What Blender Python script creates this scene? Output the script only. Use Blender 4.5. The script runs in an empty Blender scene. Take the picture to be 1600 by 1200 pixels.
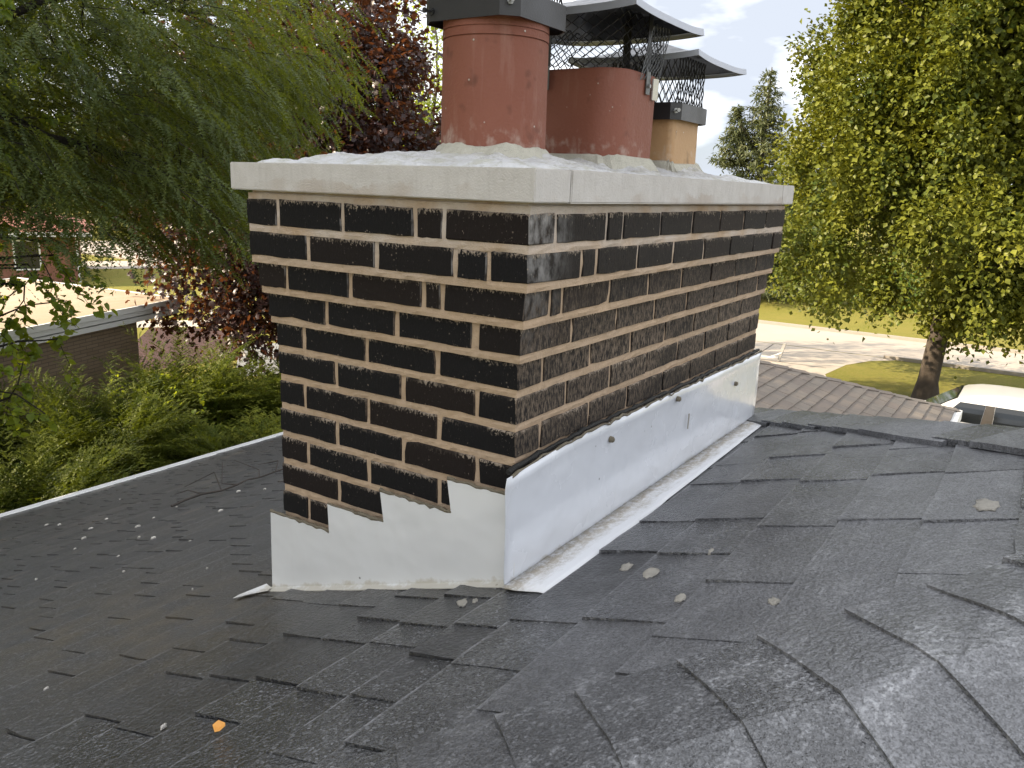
import bpy, bmesh, math, random
import numpy as np
from mathutils import Vector, Matrix

rng = np.random.default_rng(7)
random.seed(7)
scene = bpy.context.scene
COL = scene.collection

# ------------------------------------------------------------------ camera
cam_data = bpy.data.cameras.new('camera')
cam = bpy.data.objects.new('camera', cam_data)
COL.objects.link(cam)
cam_data.sensor_width = 36.0
cam_data.lens = 1277.15 / 1600 * 36
cam_data.clip_start = 0.02
cam_data.clip_end = 2000
_r = Vector((0.55081789, -0.8339442, 0.03371532))
_d = Vector((-0.17822733, -0.15699055, -0.97138509))
_f = Vector((0.81537395, 0.52904729, -0.23510485))
_M = Matrix((_r, -_d, -_f)).transposed().to_4x4()
_M.translation = Vector((-1.247, -0.7969, 0.3777))
cam.matrix_world = _M
scene.camera = cam

# ------------------------------------------------------------------ sky, sun, exposure
SUN_AZ, SUN_EL = math.radians(131), math.radians(31)
sun_dir = Vector((math.cos(SUN_AZ) * math.cos(SUN_EL), math.sin(SUN_AZ) * math.cos(SUN_EL), math.sin(SUN_EL)))
world = bpy.data.worlds.new('World')
scene.world = world
world.use_nodes = True
wt = world.node_tree
wt.nodes.clear()
w_out = wt.nodes.new('ShaderNodeOutputWorld')
w_bg = wt.nodes.new('ShaderNodeBackground')
w_sky = wt.nodes.new('ShaderNodeTexSky')
w_sky.sky_type = 'NISHITA'
w_sky.sun_disc = False
w_sky.sun_elevation = SUN_EL
w_sky.sun_rotation = math.atan2(sun_dir.x, sun_dir.y)
w_sky.air_density = 1.0
w_sky.dust_density = 1.5
w_co = wt.nodes.new('ShaderNodeTexCoord')
w_map = wt.nodes.new('ShaderNodeMapping')
w_map.inputs['Scale'].default_value = (1, 1, 2.6)
w_no = wt.nodes.new('ShaderNodeTexNoise')
w_no.inputs['Scale'].default_value = 2.3
w_no.inputs['Detail'].default_value = 7
w_no.inputs['Roughness'].default_value = 0.55
w_ramp = wt.nodes.new('ShaderNodeValToRGB')
w_ramp.color_ramp.elements[0].position = 0.28
w_ramp.color_ramp.elements[1].position = 0.5
w_ramp.color_ramp.elements[0].color = (0.25, 0.25, 0.25, 1)
w_no2 = wt.nodes.new('ShaderNodeTexNoise')
w_no2.inputs['Scale'].default_value = 5.0
w_no2.inputs['Detail'].default_value = 5
w_cl = wt.nodes.new('ShaderNodeValToRGB')
w_cl.color_ramp.elements[0].position = 0.38
w_cl.color_ramp.elements[0].color = (4.5, 4.9, 5.6, 1)
w_cl.color_ramp.elements[1].position = 0.56
w_cl.color_ramp.elements[1].color = (11.8, 11.9, 12.2, 1)
w_mix = wt.nodes.new('ShaderNodeMix')
w_mix.data_type = 'RGBA'
wt.links.new(w_co.outputs['Generated'], w_map.inputs['Vector'])
wt.links.new(w_map.outputs[0], w_no.inputs['Vector'])
wt.links.new(w_map.outputs[0], w_no2.inputs['Vector'])
wt.links.new(w_no.outputs['Fac'], w_ramp.inputs['Fac'])
wt.links.new(w_no2.outputs['Fac'], w_cl.inputs['Fac'])
wt.links.new(w_ramp.outputs['Color'], w_mix.inputs['Factor'])
wt.links.new(w_sky.outputs['Color'], w_mix.inputs['A'])
wt.links.new(w_cl.outputs['Color'], w_mix.inputs['B'])
wt.links.new(w_mix.outputs['Result'], w_bg.inputs['Color'])
wt.links.new(w_bg.outputs[0], w_out.inputs['Surface'])
w_bg.inputs['Strength'].default_value = 0.08

sun_data = bpy.data.lights.new('sun', 'SUN')
sun_data.energy = 5.0
sun_data.angle = math.radians(0.55)
sun_data.color = (1.0, 0.84, 0.62)
sun = bpy.data.objects.new('sun', sun_data)
COL.objects.link(sun)
sun.rotation_euler = (-sun_dir).to_track_quat('-Z', 'Y').to_euler()
sun.location = sun_dir * 60
scene.view_settings.view_transform = 'Standard'
scene.view_settings.look = 'None'
scene.view_settings.gamma = 1.0
scene.view_settings.exposure = 1.12
scene.cycles.max_bounces = 6
scene.cycles.diffuse_bounces = 2
scene.cycles.transmission_bounces = 4
scene.cycles.transparent_max_bounces = 8
scene.cycles.caustics_reflective = False
scene.cycles.caustics_refractive = False

# ------------------------------------------------------------------ helpers
def link(o, parent=None):
    COL.objects.link(o)
    if parent is not None:
        o.parent = parent
    return o

def tag(o, label=None, cat=None, group=None, kind=None):
    if label: o['label'] = label
    if cat: o['category'] = cat
    if group: o['group'] = group
    if kind: o['kind'] = kind
    return o

def empty(name, loc=(0, 0, 0), label=None, cat=None, group=None):
    e = bpy.data.objects.new(name, None)
    e.empty_display_size = 0.2
    link(e)
    e.location = loc
    return tag(e, label, cat, group)

def mesh_data(name, V, F, smooth=False):
    me = bpy.data.meshes.new(name)
    V = np.asarray(V, dtype=np.float32).reshape(-1, 3)
    if isinstance(F, np.ndarray):
        n, k = F.shape
        me.vertices.add(len(V)); me.vertices.foreach_set('co', V.ravel())
        me.loops.add(n * k); me.loops.foreach_set('vertex_index', F.astype(np.int32).ravel())
        me.polygons.add(n)
        me.polygons.foreach_set('loop_start', np.arange(0, n * k, k, dtype=np.int32))
        me.polygons.foreach_set('loop_total', np.full(n, k, dtype=np.int32))
        me.update(calc_edges=True)
    else:
        me.from_pydata([tuple(map(float, v)) for v in V], [], [tuple(int(i) for i in f) for f in F])
        me.update()
    if smooth:
        me.polygons.foreach_set('use_smooth', np.ones(len(me.polygons), dtype=bool))
    return me

def make(name, V, F, mat, parent=None, smooth=False, origin=None):
    """One mesh object; V is given in world space, the object's origin goes to `origin` (default: its base)."""
    V = np.asarray(V, dtype=np.float64).reshape(-1, 3)
    ploc = np.array(parent_world(parent))
    if origin is None:
        origin = np.array([(V[:, 0].min() + V[:, 0].max()) / 2, (V[:, 1].min() + V[:, 1].max()) / 2, V[:, 2].min()])
    origin = np.asarray(origin, float)
    me = mesh_data(name, V - origin, F, smooth)
    me.materials.append(mat)
    o = bpy.data.objects.new(name, me)
    link(o, parent)
    o.location = origin - ploc
    return o

def parent_world(p):
    l = Vector((0, 0, 0))
    while p is not None:
        l += p.location
        p = p.parent
    return l

class G:
    """collects simple shapes into one vertex/face list"""
    def __init__(s): s.V = []; s.F = []
    def add(s, V, F):
        b = len(s.V)
        s.V.extend([tuple(map(float, v)) for v in V]); s.F.extend([tuple(int(i) + b for i in f) for f in F])
        return s
    def box(s, a, b):
        x0, y0, z0 = a; x1, y1, z1 = b
        return s.add([(x0,y0,z0),(x1,y0,z0),(x1,y1,z0),(x0,y1,z0),(x0,y0,z1),(x1,y0,z1),(x1,y1,z1),(x0,y1,z1)],
                     [(0,3,2,1),(4,5,6,7),(0,1,5,4),(1,2,6,5),(2,3,7,6),(3,0,4,7)])
    def hexa(s, P):  # 8 points: bottom 4 ccw, top 4 ccw
        return s.add(P, [(0,3,2,1),(4,5,6,7),(0,1,5,4),(1,2,6,5),(2,3,7,6),(3,0,4,7)])
    def tube(s, pts, rad, n=6, cap=True):
        pts = [Vector(p) for p in pts]
        if not hasattr(rad, '__len__'): rad = [rad] * len(pts)
        rings = []
        up = Vector((0.13, 0.21, 0.97))
        for i, p in enumerate(pts):
            t = (pts[min(i + 1, len(pts) - 1)] - pts[max(i - 1, 0)]).normalized()
            u = t.cross(up)
            if u.length < 1e-3: u = t.cross(Vector((1, 0, 0)))
            u.normalize(); v = t.cross(u)
            rings.append([p + (u * math.cos(2 * math.pi * k / n) + v * math.sin(2 * math.pi * k / n)) * rad[i] for k in range(n)])
        V = [v for r in rings for v in r]; F = []
        for i in range(len(pts) - 1):
            for k in range(n):
                F.append((i*n+k, (i+1)*n+k, (i+1)*n+(k+1)%n, i*n+(k+1)%n))
        if cap:
            F.append(tuple(range(n))); F.append(tuple(reversed(range((len(pts)-1)*n, len(pts)*n))))
        return s.add(V, F)
    def prism(s, poly, z0, z1):  # poly ccw in xy
        n = len(poly)
        V = [(x, y, z0) for x, y in poly] + [(x, y, z1) for x, y in poly]
        F = [tuple(reversed(range(n))), tuple(range(n, 2*n))] + [(i, (i+1)%n, n+(i+1)%n, n+i) for i in range(n)]
        return s.add(V, F)
    def make(s, name, mat, parent=None, smooth=False, origin=None):
        return make(name, s.V, s.F, mat, parent, smooth, origin)

def bevel(o, w=0.004, seg=2):
    m = o.modifiers.new('bevel', 'BEVEL'); m.width = w; m.segments = seg; m.limit_method = 'ANGLE'; m.angle_limit = math.radians(40)
    return o

# ------------------------------------------------------------------ material helpers
class N:
    def __init__(s, name):
        s.m = bpy.data.materials.new(name); s.m.use_nodes = True
        s.t = s.m.node_tree; s.b = s.t.nodes['Principled BSDF']; s.out = s.t.nodes['Material Output']
    def n(s, typ, **kw):
        x = s.t.nodes.new(typ)
        for k, v in kw.items():
            if hasattr(x, k) and k not in x.inputs: setattr(x, k, v)
            else: x.inputs[k].default_value = v
        return x
    def l(s, a, b): s.t.links.new(a, b)
    def pos(s): return s.n('ShaderNodeNewGeometry').outputs['Position']
    def obj(s): return s.n('ShaderNodeTexCoord').outputs['Object']
    def gen(s): return s.n('ShaderNodeTexCoord').outputs['Generated']
    def rnd(s): return s.n('ShaderNodeObjectInfo').outputs['Random']
    def mapv(s, vec, scale=(1, 1, 1), loc=(0, 0, 0), rot=(0, 0, 0)):
        m = s.n('ShaderNodeMapping'); m.inputs['Scale'].default_value = scale; m.inputs['Location'].default_value = loc
        m.inputs['Rotation'].default_value = rot
        s.l(vec, m.inputs['Vector']); return m.outputs[0]
    def noise(s, vec, scale, detail=4, rough=0.55, dist=0.0):
        x = s.n('ShaderNodeTexNoise'); x.inputs['Scale'].default_value = scale; x.inputs['Detail'].default_value = detail
        x.inputs['Roughness'].default_value = rough; x.inputs['Distortion'].default_value = dist
        s.l(vec, x.inputs['Vector']); return x.outputs['Fac']
    def vor(s, vec, scale, out='Distance', feature='F1'):
        x = s.n('ShaderNodeTexVoronoi'); x.feature = feature; x.inputs['Scale'].default_value = scale
        s.l(vec, x.inputs['Vector']); return x.outputs[out]
    def ramp(s, fac, p0, p1, c0=0.0, c1=1.0):
        x = s.n('ShaderNodeMapRange'); x.clamp = True
        for k, v in zip(('From Min', 'From Max', 'To Min', 'To Max'), (p0, p1, c0, c1)): x.inputs[k].default_value = v
        s.l(fac, x.inputs['Value']); return x.outputs[0]
    def mix(s, fac, a, b):
        x = s.n('ShaderNodeMix'); x.data_type = 'RGBA'
        for inp, v in (('Factor', fac), ('A', a), ('B', b)):
            if hasattr(v, 'is_linked') or hasattr(v, 'links'): s.l(v, x.inputs[inp])
            elif inp == 'Factor': x.inputs[inp].default_value = v
            else: x.inputs[inp].default_value = (*v, 1)
        return x.outputs['Result']
    def math(s, op, a, b=0.0, c=None):
        x = s.n('ShaderNodeMath'); x.operation = op
        for i, v in enumerate((a, b, c)):
            if v is None: continue
            if hasattr(v, 'links'): s.l(v, x.inputs[i])
            else: x.inputs[i].default_value = v
        return x.outputs[0]
    def sep(s, vec):
        x = s.n('ShaderNodeSeparateXYZ'); s.l(vec, x.inputs[0]); return x.outputs
    def col(s, c):
        if hasattr(c, 'links'): s.l(c, s.b.inputs['Base Color'])
        else: s.b.inputs['Base Color'].default_value = (*c, 1)
    def rough(s, r):
        if hasattr(r, 'links'): s.l(r, s.b.inputs['Roughness'])
        else: s.b.inputs['Roughness'].default_value = r
    def bump(s, h, dist=0.002, strength=1.0, prev=None):
        x = s.n('ShaderNodeBump'); x.inputs['Distance'].default_value = dist; x.inputs['Strength'].default_value = strength
        s.l(h, x.inputs['Height'])
        if prev is not None: s.l(prev, x.inputs['Normal'])
        s.l(x.outputs[0], s.b.inputs['Normal']); return x.outputs[0]
    def spec(s, v): s.b.inputs['Specular IOR Level'].default_value = v

def simple(name, col, rough=0.7, metal=0.0, var=0.12, scale=8.0, bump=0.0):
    m = N(name); p = m.pos()
    f = m.noise(p, scale, 5)
    m.col(m.mix(f, tuple(c * (1 - var) for c in col), tuple(min(1, c * (1 + var)) for c in col)))
    m.rough(rough); m.b.inputs['Metallic'].default_value = metal
    if bump: m.bump(m.noise(p, scale * 8, 4), bump)
    return m.m

def leaf_mat(name, c0, c1, trans=0.45, tcol=None, spec=0.35, scale=1.6, gloss_rough=0.45):
    m = N(name); p = m.pos()
    f = m.noise(p, scale, 3); f2 = m.noise(p, scale * 9, 2)
    c = m.mix(m.ramp(f, 0.35, 0.65), c0, c1)
    c = m.mix(m.ramp(f2, 0.4, 0.7, 0, 0.5), c, tuple(min(1, x * 1.5) for x in c1))
    m.col(c); m.rough(gloss_rough); m.spec(spec)
    tr = m.n('ShaderNodeBsdfTranslucent')
    if tcol is None: m.l(m.mix(0.5, c, tuple(min(1, x * 3) for x in c1)), tr.inputs['Color'])
    else: tr.inputs['Color'].default_value = (*tcol, 1)
    mx = m.n('ShaderNodeMixShader'); mx.inputs['Fac'].default_value = trans
    m.l(m.b.outputs[0], mx.inputs[1]); m.l(tr.outputs[0], mx.inputs[2]); m.l(mx.outputs[0], m.out.inputs['Surface'])
    return m.m

MAT = {}
# dark iron-spot brick, wire-cut vertical grain, mortar film and smears
def build_brick():
    m = N('dark_brick'); p = m.pos(); g = m.gen(); r = m.rnd()
    s = m.sep(g)
    grain = m.noise(m.mapv(p, (420, 420, 110)), 1.0, 3)
    grainb = m.noise(m.mapv(p, (150, 150, 60)), 1.0, 5, 0.7)
    base = m.mix(m.ramp(r, 0.5, 1.0), (0.0065, 0.0063, 0.0074), (0.0125, 0.0085, 0.0076))
    base = m.mix(m.ramp(grain, 0.5, 0.8, 0, 0.3), base, (0.03, 0.027, 0.025))
    # film of mortar dust, thickest on the long side face in the middle courses
    nrm = m.sep(m.n('ShaderNodeNewGeometry').outputs['True Normal'])
    side = m.ramp(nrm[1], -0.6, -0.4, 1, 0)
    pz = m.sep(p)
    band = m.math('MULTIPLY', m.ramp(pz[2], 0.06, 0.22, 1, 0.0), m.ramp(pz[2], -0.19, -0.05, 0.08, 1))
    film = m.math('MULTIPLY', band, m.ramp(m.noise(p, 3.1, 2), 0.28, 0.52))
    film = m.math('MULTIPLY', film, m.ramp(grainb, 0.42, 0.62))
    film = m.math('MULTIPLY', film, side)
    film = m.math('ADD', film, m.math('MULTIPLY', side, m.math('MULTIPLY', m.ramp(grainb, 0.3, 0.7, 0.1, 0.9), 0.15)))
    c = m.mix(m.math('MULTIPLY', film, 0.85), base, (0.20, 0.155, 0.115))
    # whitish wash run at the arris of the top courses
    wash = m.math('MULTIPLY', m.ramp(pz[0], 0.0, 0.12, 1, 0), m.ramp(pz[2], 0.05, 0.3, 0.0, 1))
    wash = m.math('MULTIPLY', m.math('MULTIPLY', wash, side), m.ramp(m.noise(m.mapv(p, (45, 45, 30)), 1, 5), 0.4, 0.68))
    c = m.mix(m.math('MULTIPLY', wash, 0.85), c, (0.36, 0.35, 0.34))
    # smears hanging from the bed joint above and specks
    sm = m.noise(m.mapv(p, (210, 210, 120)), 1.0, 4, 0.7)
    edge = m.ramp(s[2], 0.72, 1.0)
    eb = m.ramp(s[2], 0.10, 0.0)
    sm_t = m.math('ADD', m.math('MULTIPLY', sm, 1.0), m.math('MULTIPLY', m.math('ADD', edge, m.math('MULTIPLY', eb, 0.55)), 0.25))
    patch = m.ramp(m.noise(p, 17, 2), 0.43, 0.6)
    smear = m.math('MULTIPLY', m.ramp(sm_t, 0.65, 0.72), m.math('ADD', m.math('MULTIPLY', patch, 0.95), 0.07))
    specks = m.ramp(m.vor(p, 75), 0.16, 0.08)
    specks = m.math('MULTIPLY', specks, m.ramp(m.noise(p, 40, 1), 0.55, 0.62))
    c = m.mix(m.math('MULTIPLY', m.math('MAXIMUM', smear, m.math('MULTIPLY', specks, 0.5)), 0.8), c, (0.40, 0.33, 0.26))
    m.col(c); m.rough(m.ramp(film, 0, 1, 0.74, 0.9)); m.spec(0.2)
    h = m.math('ADD', m.math('MULTIPLY', grain, 0.6), m.math('MULTIPLY', smear, 0.8))
    h = m.math('ADD', h, grainb)
    m.bump(h, 0.0010, 1.0)
    return m.m
MAT['brick'] = build_brick()

def build_mortar():
    m = N('tan_mortar'); p = m.pos()
    a = m.noise(p, 45, 6, 0.6); b = m.noise(p, 9, 3); sand = m.noise(p, 600, 2)
    c = m.mix(a, (0.40, 0.285, 0.185), (0.60, 0.45, 0.315))
    c = m.mix(m.ramp(b, 0.3, 0.7, 0, 0.35), c, (0.42, 0.33, 0.25))
    pz = m.sep(p)
    c = m.mix(m.math('MULTIPLY', m.ramp(pz[2], 0.18, 0.30), m.ramp(m.noise(p, 7, 3), 0.35, 0.6, 0, 0.75)), c, (0.62, 0.57, 0.52))
    c = m.mix(m.ramp(sand, 0.55, 0.75, 0, 0.35), c, (0.27, 0.20, 0.15))
    m.col(c); m.rough(0.95); m.spec(0.15)
    h = m.math('ADD', m.math('MULTIPLY', a, 1.0), m.math('MULTIPLY', sand, 0.25))
    m.bump(h, 0.006, 1.0)
    return m.m
MAT['mortar'] = build_mortar()

def build_limestone():
    m = N('limestone_coping'); p = m.pos(); pz = m.sep(p)
    a = m.noise(p, 22, 6, 0.65); f = m.noise(p, 260, 3); v = m.noise(m.mapv(p, (90, 90, 16)), 1, 4)
    c = m.mix(a, (0.47, 0.445, 0.415), (0.64, 0.62, 0.595))
    c = m.mix(m.ramp(v, 0.5, 0.8, 0, 0.45), c, (0.42, 0.40, 0.37))
    c = m.mix(m.ramp(f, 0.62, 0.8, 0, 0.35), c, (0.30, 0.28, 0.26))
    # damp tide line creeping up from the drip edge
    tide = m.math('ADD', pz[2], m.math('MULTIPLY', m.noise(p, 14, 6, 0.7), -0.075))
    st = m.ramp(tide, 0.336, 0.331)
    st = m.math('MULTIPLY', st, m.ramp(m.noise(m.mapv(p, (5, 5, 5), (3.3, 1.7, 0)), 1, 2), 0.46, 0.58))
    c = m.mix(m.math('MULTIPLY', st, 0.5), c, (0.40, 0.33, 0.27))
    m.col(c); m.rough(0.88); m.spec(0.2)
    m.bump(m.math('ADD', m.math('MULTIPLY', a, 0.6), m.math('MULTIPLY', f, 0.4)), 0.003, 1.0)
    return m.m
MAT['limestone'] = build_limestone()

def build_wash():
    m = N('crown_mortar'); p = m.pos()
    a = m.noise(p, 14, 7, 0.62); b = m.noise(m.mapv(p, (25, 25, 60)), 1, 4)
    c = m.mix(a, (0.50, 0.50, 0.49), (0.70, 0.70, 0.70))
    c = m.mix(m.ramp(b, 0.46, 0.66, 0, 0.75), c, (0.44, 0.43, 0.35))
    c = m.mix(m.ramp(m.noise(p, 33, 6, 0.7), 0.55, 0.7, 0, 0.6), c, (0.33, 0.32, 0.29))
    m.col(c); m.rough(0.92); m.bump(m.math('ADD', a, m.math('MULTIPLY', m.noise(p, 120, 4), 0.4)), 0.012, 1.0)
    return m.m
MAT['wash'] = build_wash()

def build_terracotta(name, c0, c1, streak, dots=False):
    m = N(name); p = m.pos()
    a = m.noise(p, 6, 5); st = m.noise(m.mapv(p, (38, 38, 5)), 1, 5, 0.6); f = m.noise(p, 130, 4)
    c = m.mix(a, c0, c1)
    c = m.mix(m.ramp(st, 0.57, 0.78, 0, 0.42), c, streak)
    c = m.mix(m.ramp(m.noise(p, 17, 2), 0.64, 0.74, 0, 0.55), c, tuple(x * 0.33 for x in c0))
    chips = m.math('MULTIPLY', m.ramp(m.vor(p, 46), 0.13, 0.06), m.ramp(m.noise(p, 23, 1), 0.57, 0.63))
    c = m.mix(m.math('MULTIPLY', chips, 0.85), c, (0.62, 0.58, 0.52))
    pz = m.sep(p)
    low = m.ramp(m.math('ADD', pz[2], m.math('MULTIPLY', m.noise(m.mapv(p, (70, 70, 30)), 1, 4), -0.14)), 0.435, 0.40)
    low = m.math('MULTIPLY', low, m.ramp(m.noise(p, 26, 3), 0.5, 0.64))
    c = m.mix(m.math('MULTIPLY', low, 0.35), c, (0.55, 0.48, 0.42))
    m.col(c); m.rough(m.ramp(f, 0, 1, 0.5, 0.72)); m.spec(0.35)
    m.bump(m.math('ADD', f, m.math('MULTIPLY', chips, 1.0)), 0.0015, 1.0)
    return m.m
MAT['terracotta'] = build_terracotta('terracotta', (0.19, 0.062, 0.038), (0.25, 0.096, 0.064), (0.34, 0.20, 0.16))
MAT['buff_clay'] = build_terracotta('buff_clay', (0.40, 0.24, 0.12), (0.50, 0.32, 0.17), (0.52, 0.39, 0.26))

def build_black_metal():
    m = N('black_powder_coat'); p = m.pos()
    a = m.noise(p, 300, 2); b = m.noise(p, 12, 4)
    m.col(m.mix(b, (0.012, 0.012, 0.014), (0.026, 0.026, 0.029))); m.rough(m.ramp(b, 0.3, 0.7, 0.33, 0.5)); m.spec(0.55)
    m.bump(a, 0.0004, 1.0)
    return m.m
MAT['black'] = build_black_metal()
MAT['steel'] = simple('dull_steel', (0.32, 0.32, 0.31), 0.42, 0.85, 0.25, 60)
MAT['galv'] = simple('galvanised_clip', (0.16, 0.165, 0.165), 0.5, 0.7, 0.2, 40)
MAT['hole'] = simple('sooty_inside', (0.006, 0.006, 0.006), 0.95)

def build_flash(name, col, rough, coat, dirt):
    m = N(name); p = m.pos()
    a = m.noise(p, 5, 4); b = m.noise(m.mapv(p, (30, 30, 6)), 1, 5)
    c = m.mix(a, tuple(x * 0.96 for x in col), col)
    c = m.mix(m.ramp(b, 0.62, 0.85, 0, 0.10 * dirt), c, (0.5, 0.48, 0.44))
    sp = m.math('MULTIPLY', m.ramp(m.vor(p, 24), 0.085, 0.045), m.ramp(m.noise(p, 11, 1), 0.56, 0.60))
    c = m.mix(m.math('MULTIPLY', sp, 0.8), c, (0.09, 0.085, 0.075))
    # dried run-off along the fold at the roof
    pz = m.sep(p)
    low = m.ramp(m.math('ADD', pz[2], m.math('ADD', m.math('DIVIDE', pz[1], 3.0), m.math('MULTIPLY', m.noise(p, 30, 5, 0.7), -0.05))), -0.392, -0.402)
    c = m.mix(m.math('MULTIPLY', low, 0.55 * dirt), c, (0.42, 0.37, 0.27))
    m.col(c); m.rough(m.ramp(a, 0.3, 0.7, rough * 0.85, rough * 1.2)); m.spec(0.5)
    m.b.inputs['Coat Weight'].default_value = coat; m.b.inputs['Coat Roughness'].default_value = 0.12
    m.bump(m.noise(p, 4.5, 3), 0.026, 0.55)
    return m.m
MAT['flash'] = build_flash('white_coil_stock', (0.72, 0.725, 0.72), 0.38, 0.15, 1.1)
MAT['flash_side'] = build_flash('white_coil_stock_glossy_sky_tint', (0.72, 0.745, 0.79), 0.26, 0.5, 1.0)  # blue of the skylight put into the side sheet's colour
def build_flange():
    m = N('flange_with_dried_mud'); p = m.pos(); s = m.sep(p)
    edge = m.math('ADD', s[1], m.math('MULTIPLY', m.noise(m.mapv(p, (9, 30, 30)), 1, 6, 0.7), 0.13))
    mud = m.math('MULTIPLY', m.ramp(edge, -0.02, 0.025), m.ramp(m.noise(p, 60, 5, 0.7), 0.34, 0.58, 0.15, 1))
    c = m.mix(m.math('MULTIPLY', mud, 0.9), (0.76, 0.77, 0.79), (0.36, 0.31, 0.235))
    m.col(c); m.rough(m.ramp(mud, 0, 1, 0.35, 0.9)); m.bump(mud, 0.002)
    return m.m
MAT['flange'] = build_flange()
MAT['sealant'] = simple('old_sealant', (0.17, 0.145, 0.10), 0.75, 0, 0.45, 45, 0.004)
MAT['tar'] = simple('black_roof_tar', (0.012, 0.012, 0.011), 0.5, 0, 0.4, 60, 0.006)

def build_shingle():
    m = N('asphalt_shingle'); p = m.pos(); r = m.rnd()
    gv = m.sep(m.vor(p, 520, 'Color'))[0]
    gv2 = m.sep(m.vor(p, 260, 'Color'))[1]
    mid = m.noise(p, 9, 5, 0.65); fine = m.noise(p, 120, 4, 0.7)
    c = m.mix(m.ramp(gv, 0.1, 1.0), (0.012, 0.0125, 0.014), (0.064, 0.066, 0.072))
    c = m.mix(m.ramp(gv2, 0.84, 0.96, 0, 0.6), c, (0.22, 0.225, 0.24))
    edge = m.math('MULTIPLY', m.ramp(m.sep(m.gen())[1], 0.955, 0.99), m.ramp(m.noise(p, 60, 4), 0.35, 0.6, 0.1, 1))
    c = m.mix(m.math('MULTIPLY', edge, 0.8), c, (0.30, 0.30, 0.32))
    c = m.mix(m.ramp(r, 0.1, 0.9, 0, 0.65), c, (0.020, 0.0205, 0.0235))
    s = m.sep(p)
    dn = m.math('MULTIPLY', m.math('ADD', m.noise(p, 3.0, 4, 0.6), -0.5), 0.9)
    dry_sheen = m.ramp(m.math('ADD', m.math('MULTIPLY', s[1], -1.0), dn), 0.10, 0.55)
    dry_sheen = m.math('MULTIPLY', dry_sheen, m.ramp(r, 0, 1, 0.25, 1.0))
    c = m.mix(m.math('MULTIPLY', dry_sheen, m.ramp(gv, 0.0, 1.0, 0.12, 0.80)), c, (0.27, 0.275, 0.295))  # paler upslope: sky sheen put into the colour, along with drier granules
    # brownish grit washed down by the tuck-pointing, a streak running down slope
    grit = m.math('MULTIPLY', m.ramp(m.math('ABSOLUTE', m.math('ADD', s[0], 0.22)), 0.08, 0.5, 1, 0), m.math('MULTIPLY', m.ramp(s[1], 0.3, 0.65), m.ramp(s[1], 2.0, 1.0)))
    grit = m.math('MULTIPLY', grit, m.ramp(mid, 0.35, 0.68))
    c = m.mix(m.math('MULTIPLY', grit, 0.75), c, (0.085, 0.066, 0.038))
    # pale bloom and worn granules
    streaky = m.noise(m.mapv(p, (7, 13, 13)), 1, 8, 0.75)
    upper = m.ramp(s[1], 0.2, -0.5, 0.15, 1.0)
    bloom = m.math('MULTIPLY', m.ramp(streaky, 0.48, 0.64), m.ramp(gv2, 0.1, 0.9, 0.25, 1))
    bloom = m.math('MULTIPLY', m.math('MULTIPLY', bloom, upper), m.ramp(fine, 0.38, 0.6))
    hipside = m.ramp(m.math('ADD', s[0], s[1]), -0.72, -0.90)
    bloom = m.math('MULTIPLY', bloom, m.math('ADD', 0.5, m.math('MULTIPLY', hipside, 0.5)))
    c = m.mix(bloom, c, (0.42, 0.425, 0.445))
    tan = m.math('MULTIPLY', m.ramp(m.noise(m.mapv(p, (3.0, 12, 12), (4, 1, 0)), 1, 4), 0.62, 0.72), m.ramp(s[1], 1.2, 2.6))
    c = m.mix(m.math('MULTIPLY', tan, 0.5), c, (0.22, 0.17, 0.12))  # tan streaks: sun flecks put into the colour of the lower slope
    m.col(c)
    wet = m.math('MULTIPLY', m.ramp(m.noise(p, 3.3, 3), 0.30, 0.52), m.ramp(s[1], 0.9, 0.1))
    wet = m.math('MULTIPLY', wet, m.ramp(dry_sheen, 0, 1, 1, 0.45))
    m.rough(m.math('ADD', m.ramp(wet, 0, 1, 0.46, 0.17), m.ramp(r, 0, 1, -0.04, 0.08))); m.spec(1.0)
    b0 = m.bump(m.noise(p, 120, 3, 0.55), 0.0052, 0.9)
    m.bump(gv, 0.0016, 0.9, b0)
    return m.m
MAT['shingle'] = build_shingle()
def build_garage_shingle():
    m = N('weathered_brown_shingle'); p = m.pos(); r = m.rnd()
    st = m.noise(m.mapv(p, (22, 5, 5)), 1, 4); b = m.noise(p, 3, 4)
    c = m.mix(st, (0.16, 0.138, 0.115), (0.27, 0.235, 0.195))
    c = m.mix(m.ramp(r, 0, 1, 0, 0.6), c, (0.19, 0.15, 0.125))
    c = m.mix(m.ramp(b, 0.4, 0.7, 0, 0.35), c, (0.11, 0.10, 0.10))
    m.col(c); m.rough(0.85); m.bump(m.noise(p, 160, 3), 0.004)
    return m.m
MAT['garage_shingle'] = build_garage_shingle()
MAT['deck'] = simple('roof_felt', (0.02, 0.02, 0.021), 0.95)
MAT['white_paint'] = simple('white_aluminium', (0.80, 0.80, 0.79), 0.45, 0, 0.06, 3)
MAT['chip'] = simple('mortar_chip', (0.66, 0.63, 0.57), 0.9, 0, 0.2, 90, 0.003)
MAT['splat'] = simple('dried_mortar_splat', (0.40, 0.375, 0.33), 0.9, 0, 0.3, 70, 0.004)
MAT['twig'] = simple('dead_twig', (0.05, 0.042, 0.035), 0.9, 0, 0.3, 30)
MAT['yellow_leaf'] = simple('fallen_yellow_leaf', (0.72, 0.34, 0.07), 0.6, 0, 0.2, 60)
MAT['bark'] = simple('grey_brown_bark', (0.085, 0.066, 0.05), 0.95, 0, 0.4, 9, 0.03)
MAT['bark_dark'] = simple('dark_bark', (0.03, 0.025, 0.02), 0.95, 0, 0.4, 9, 0.03)
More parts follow.
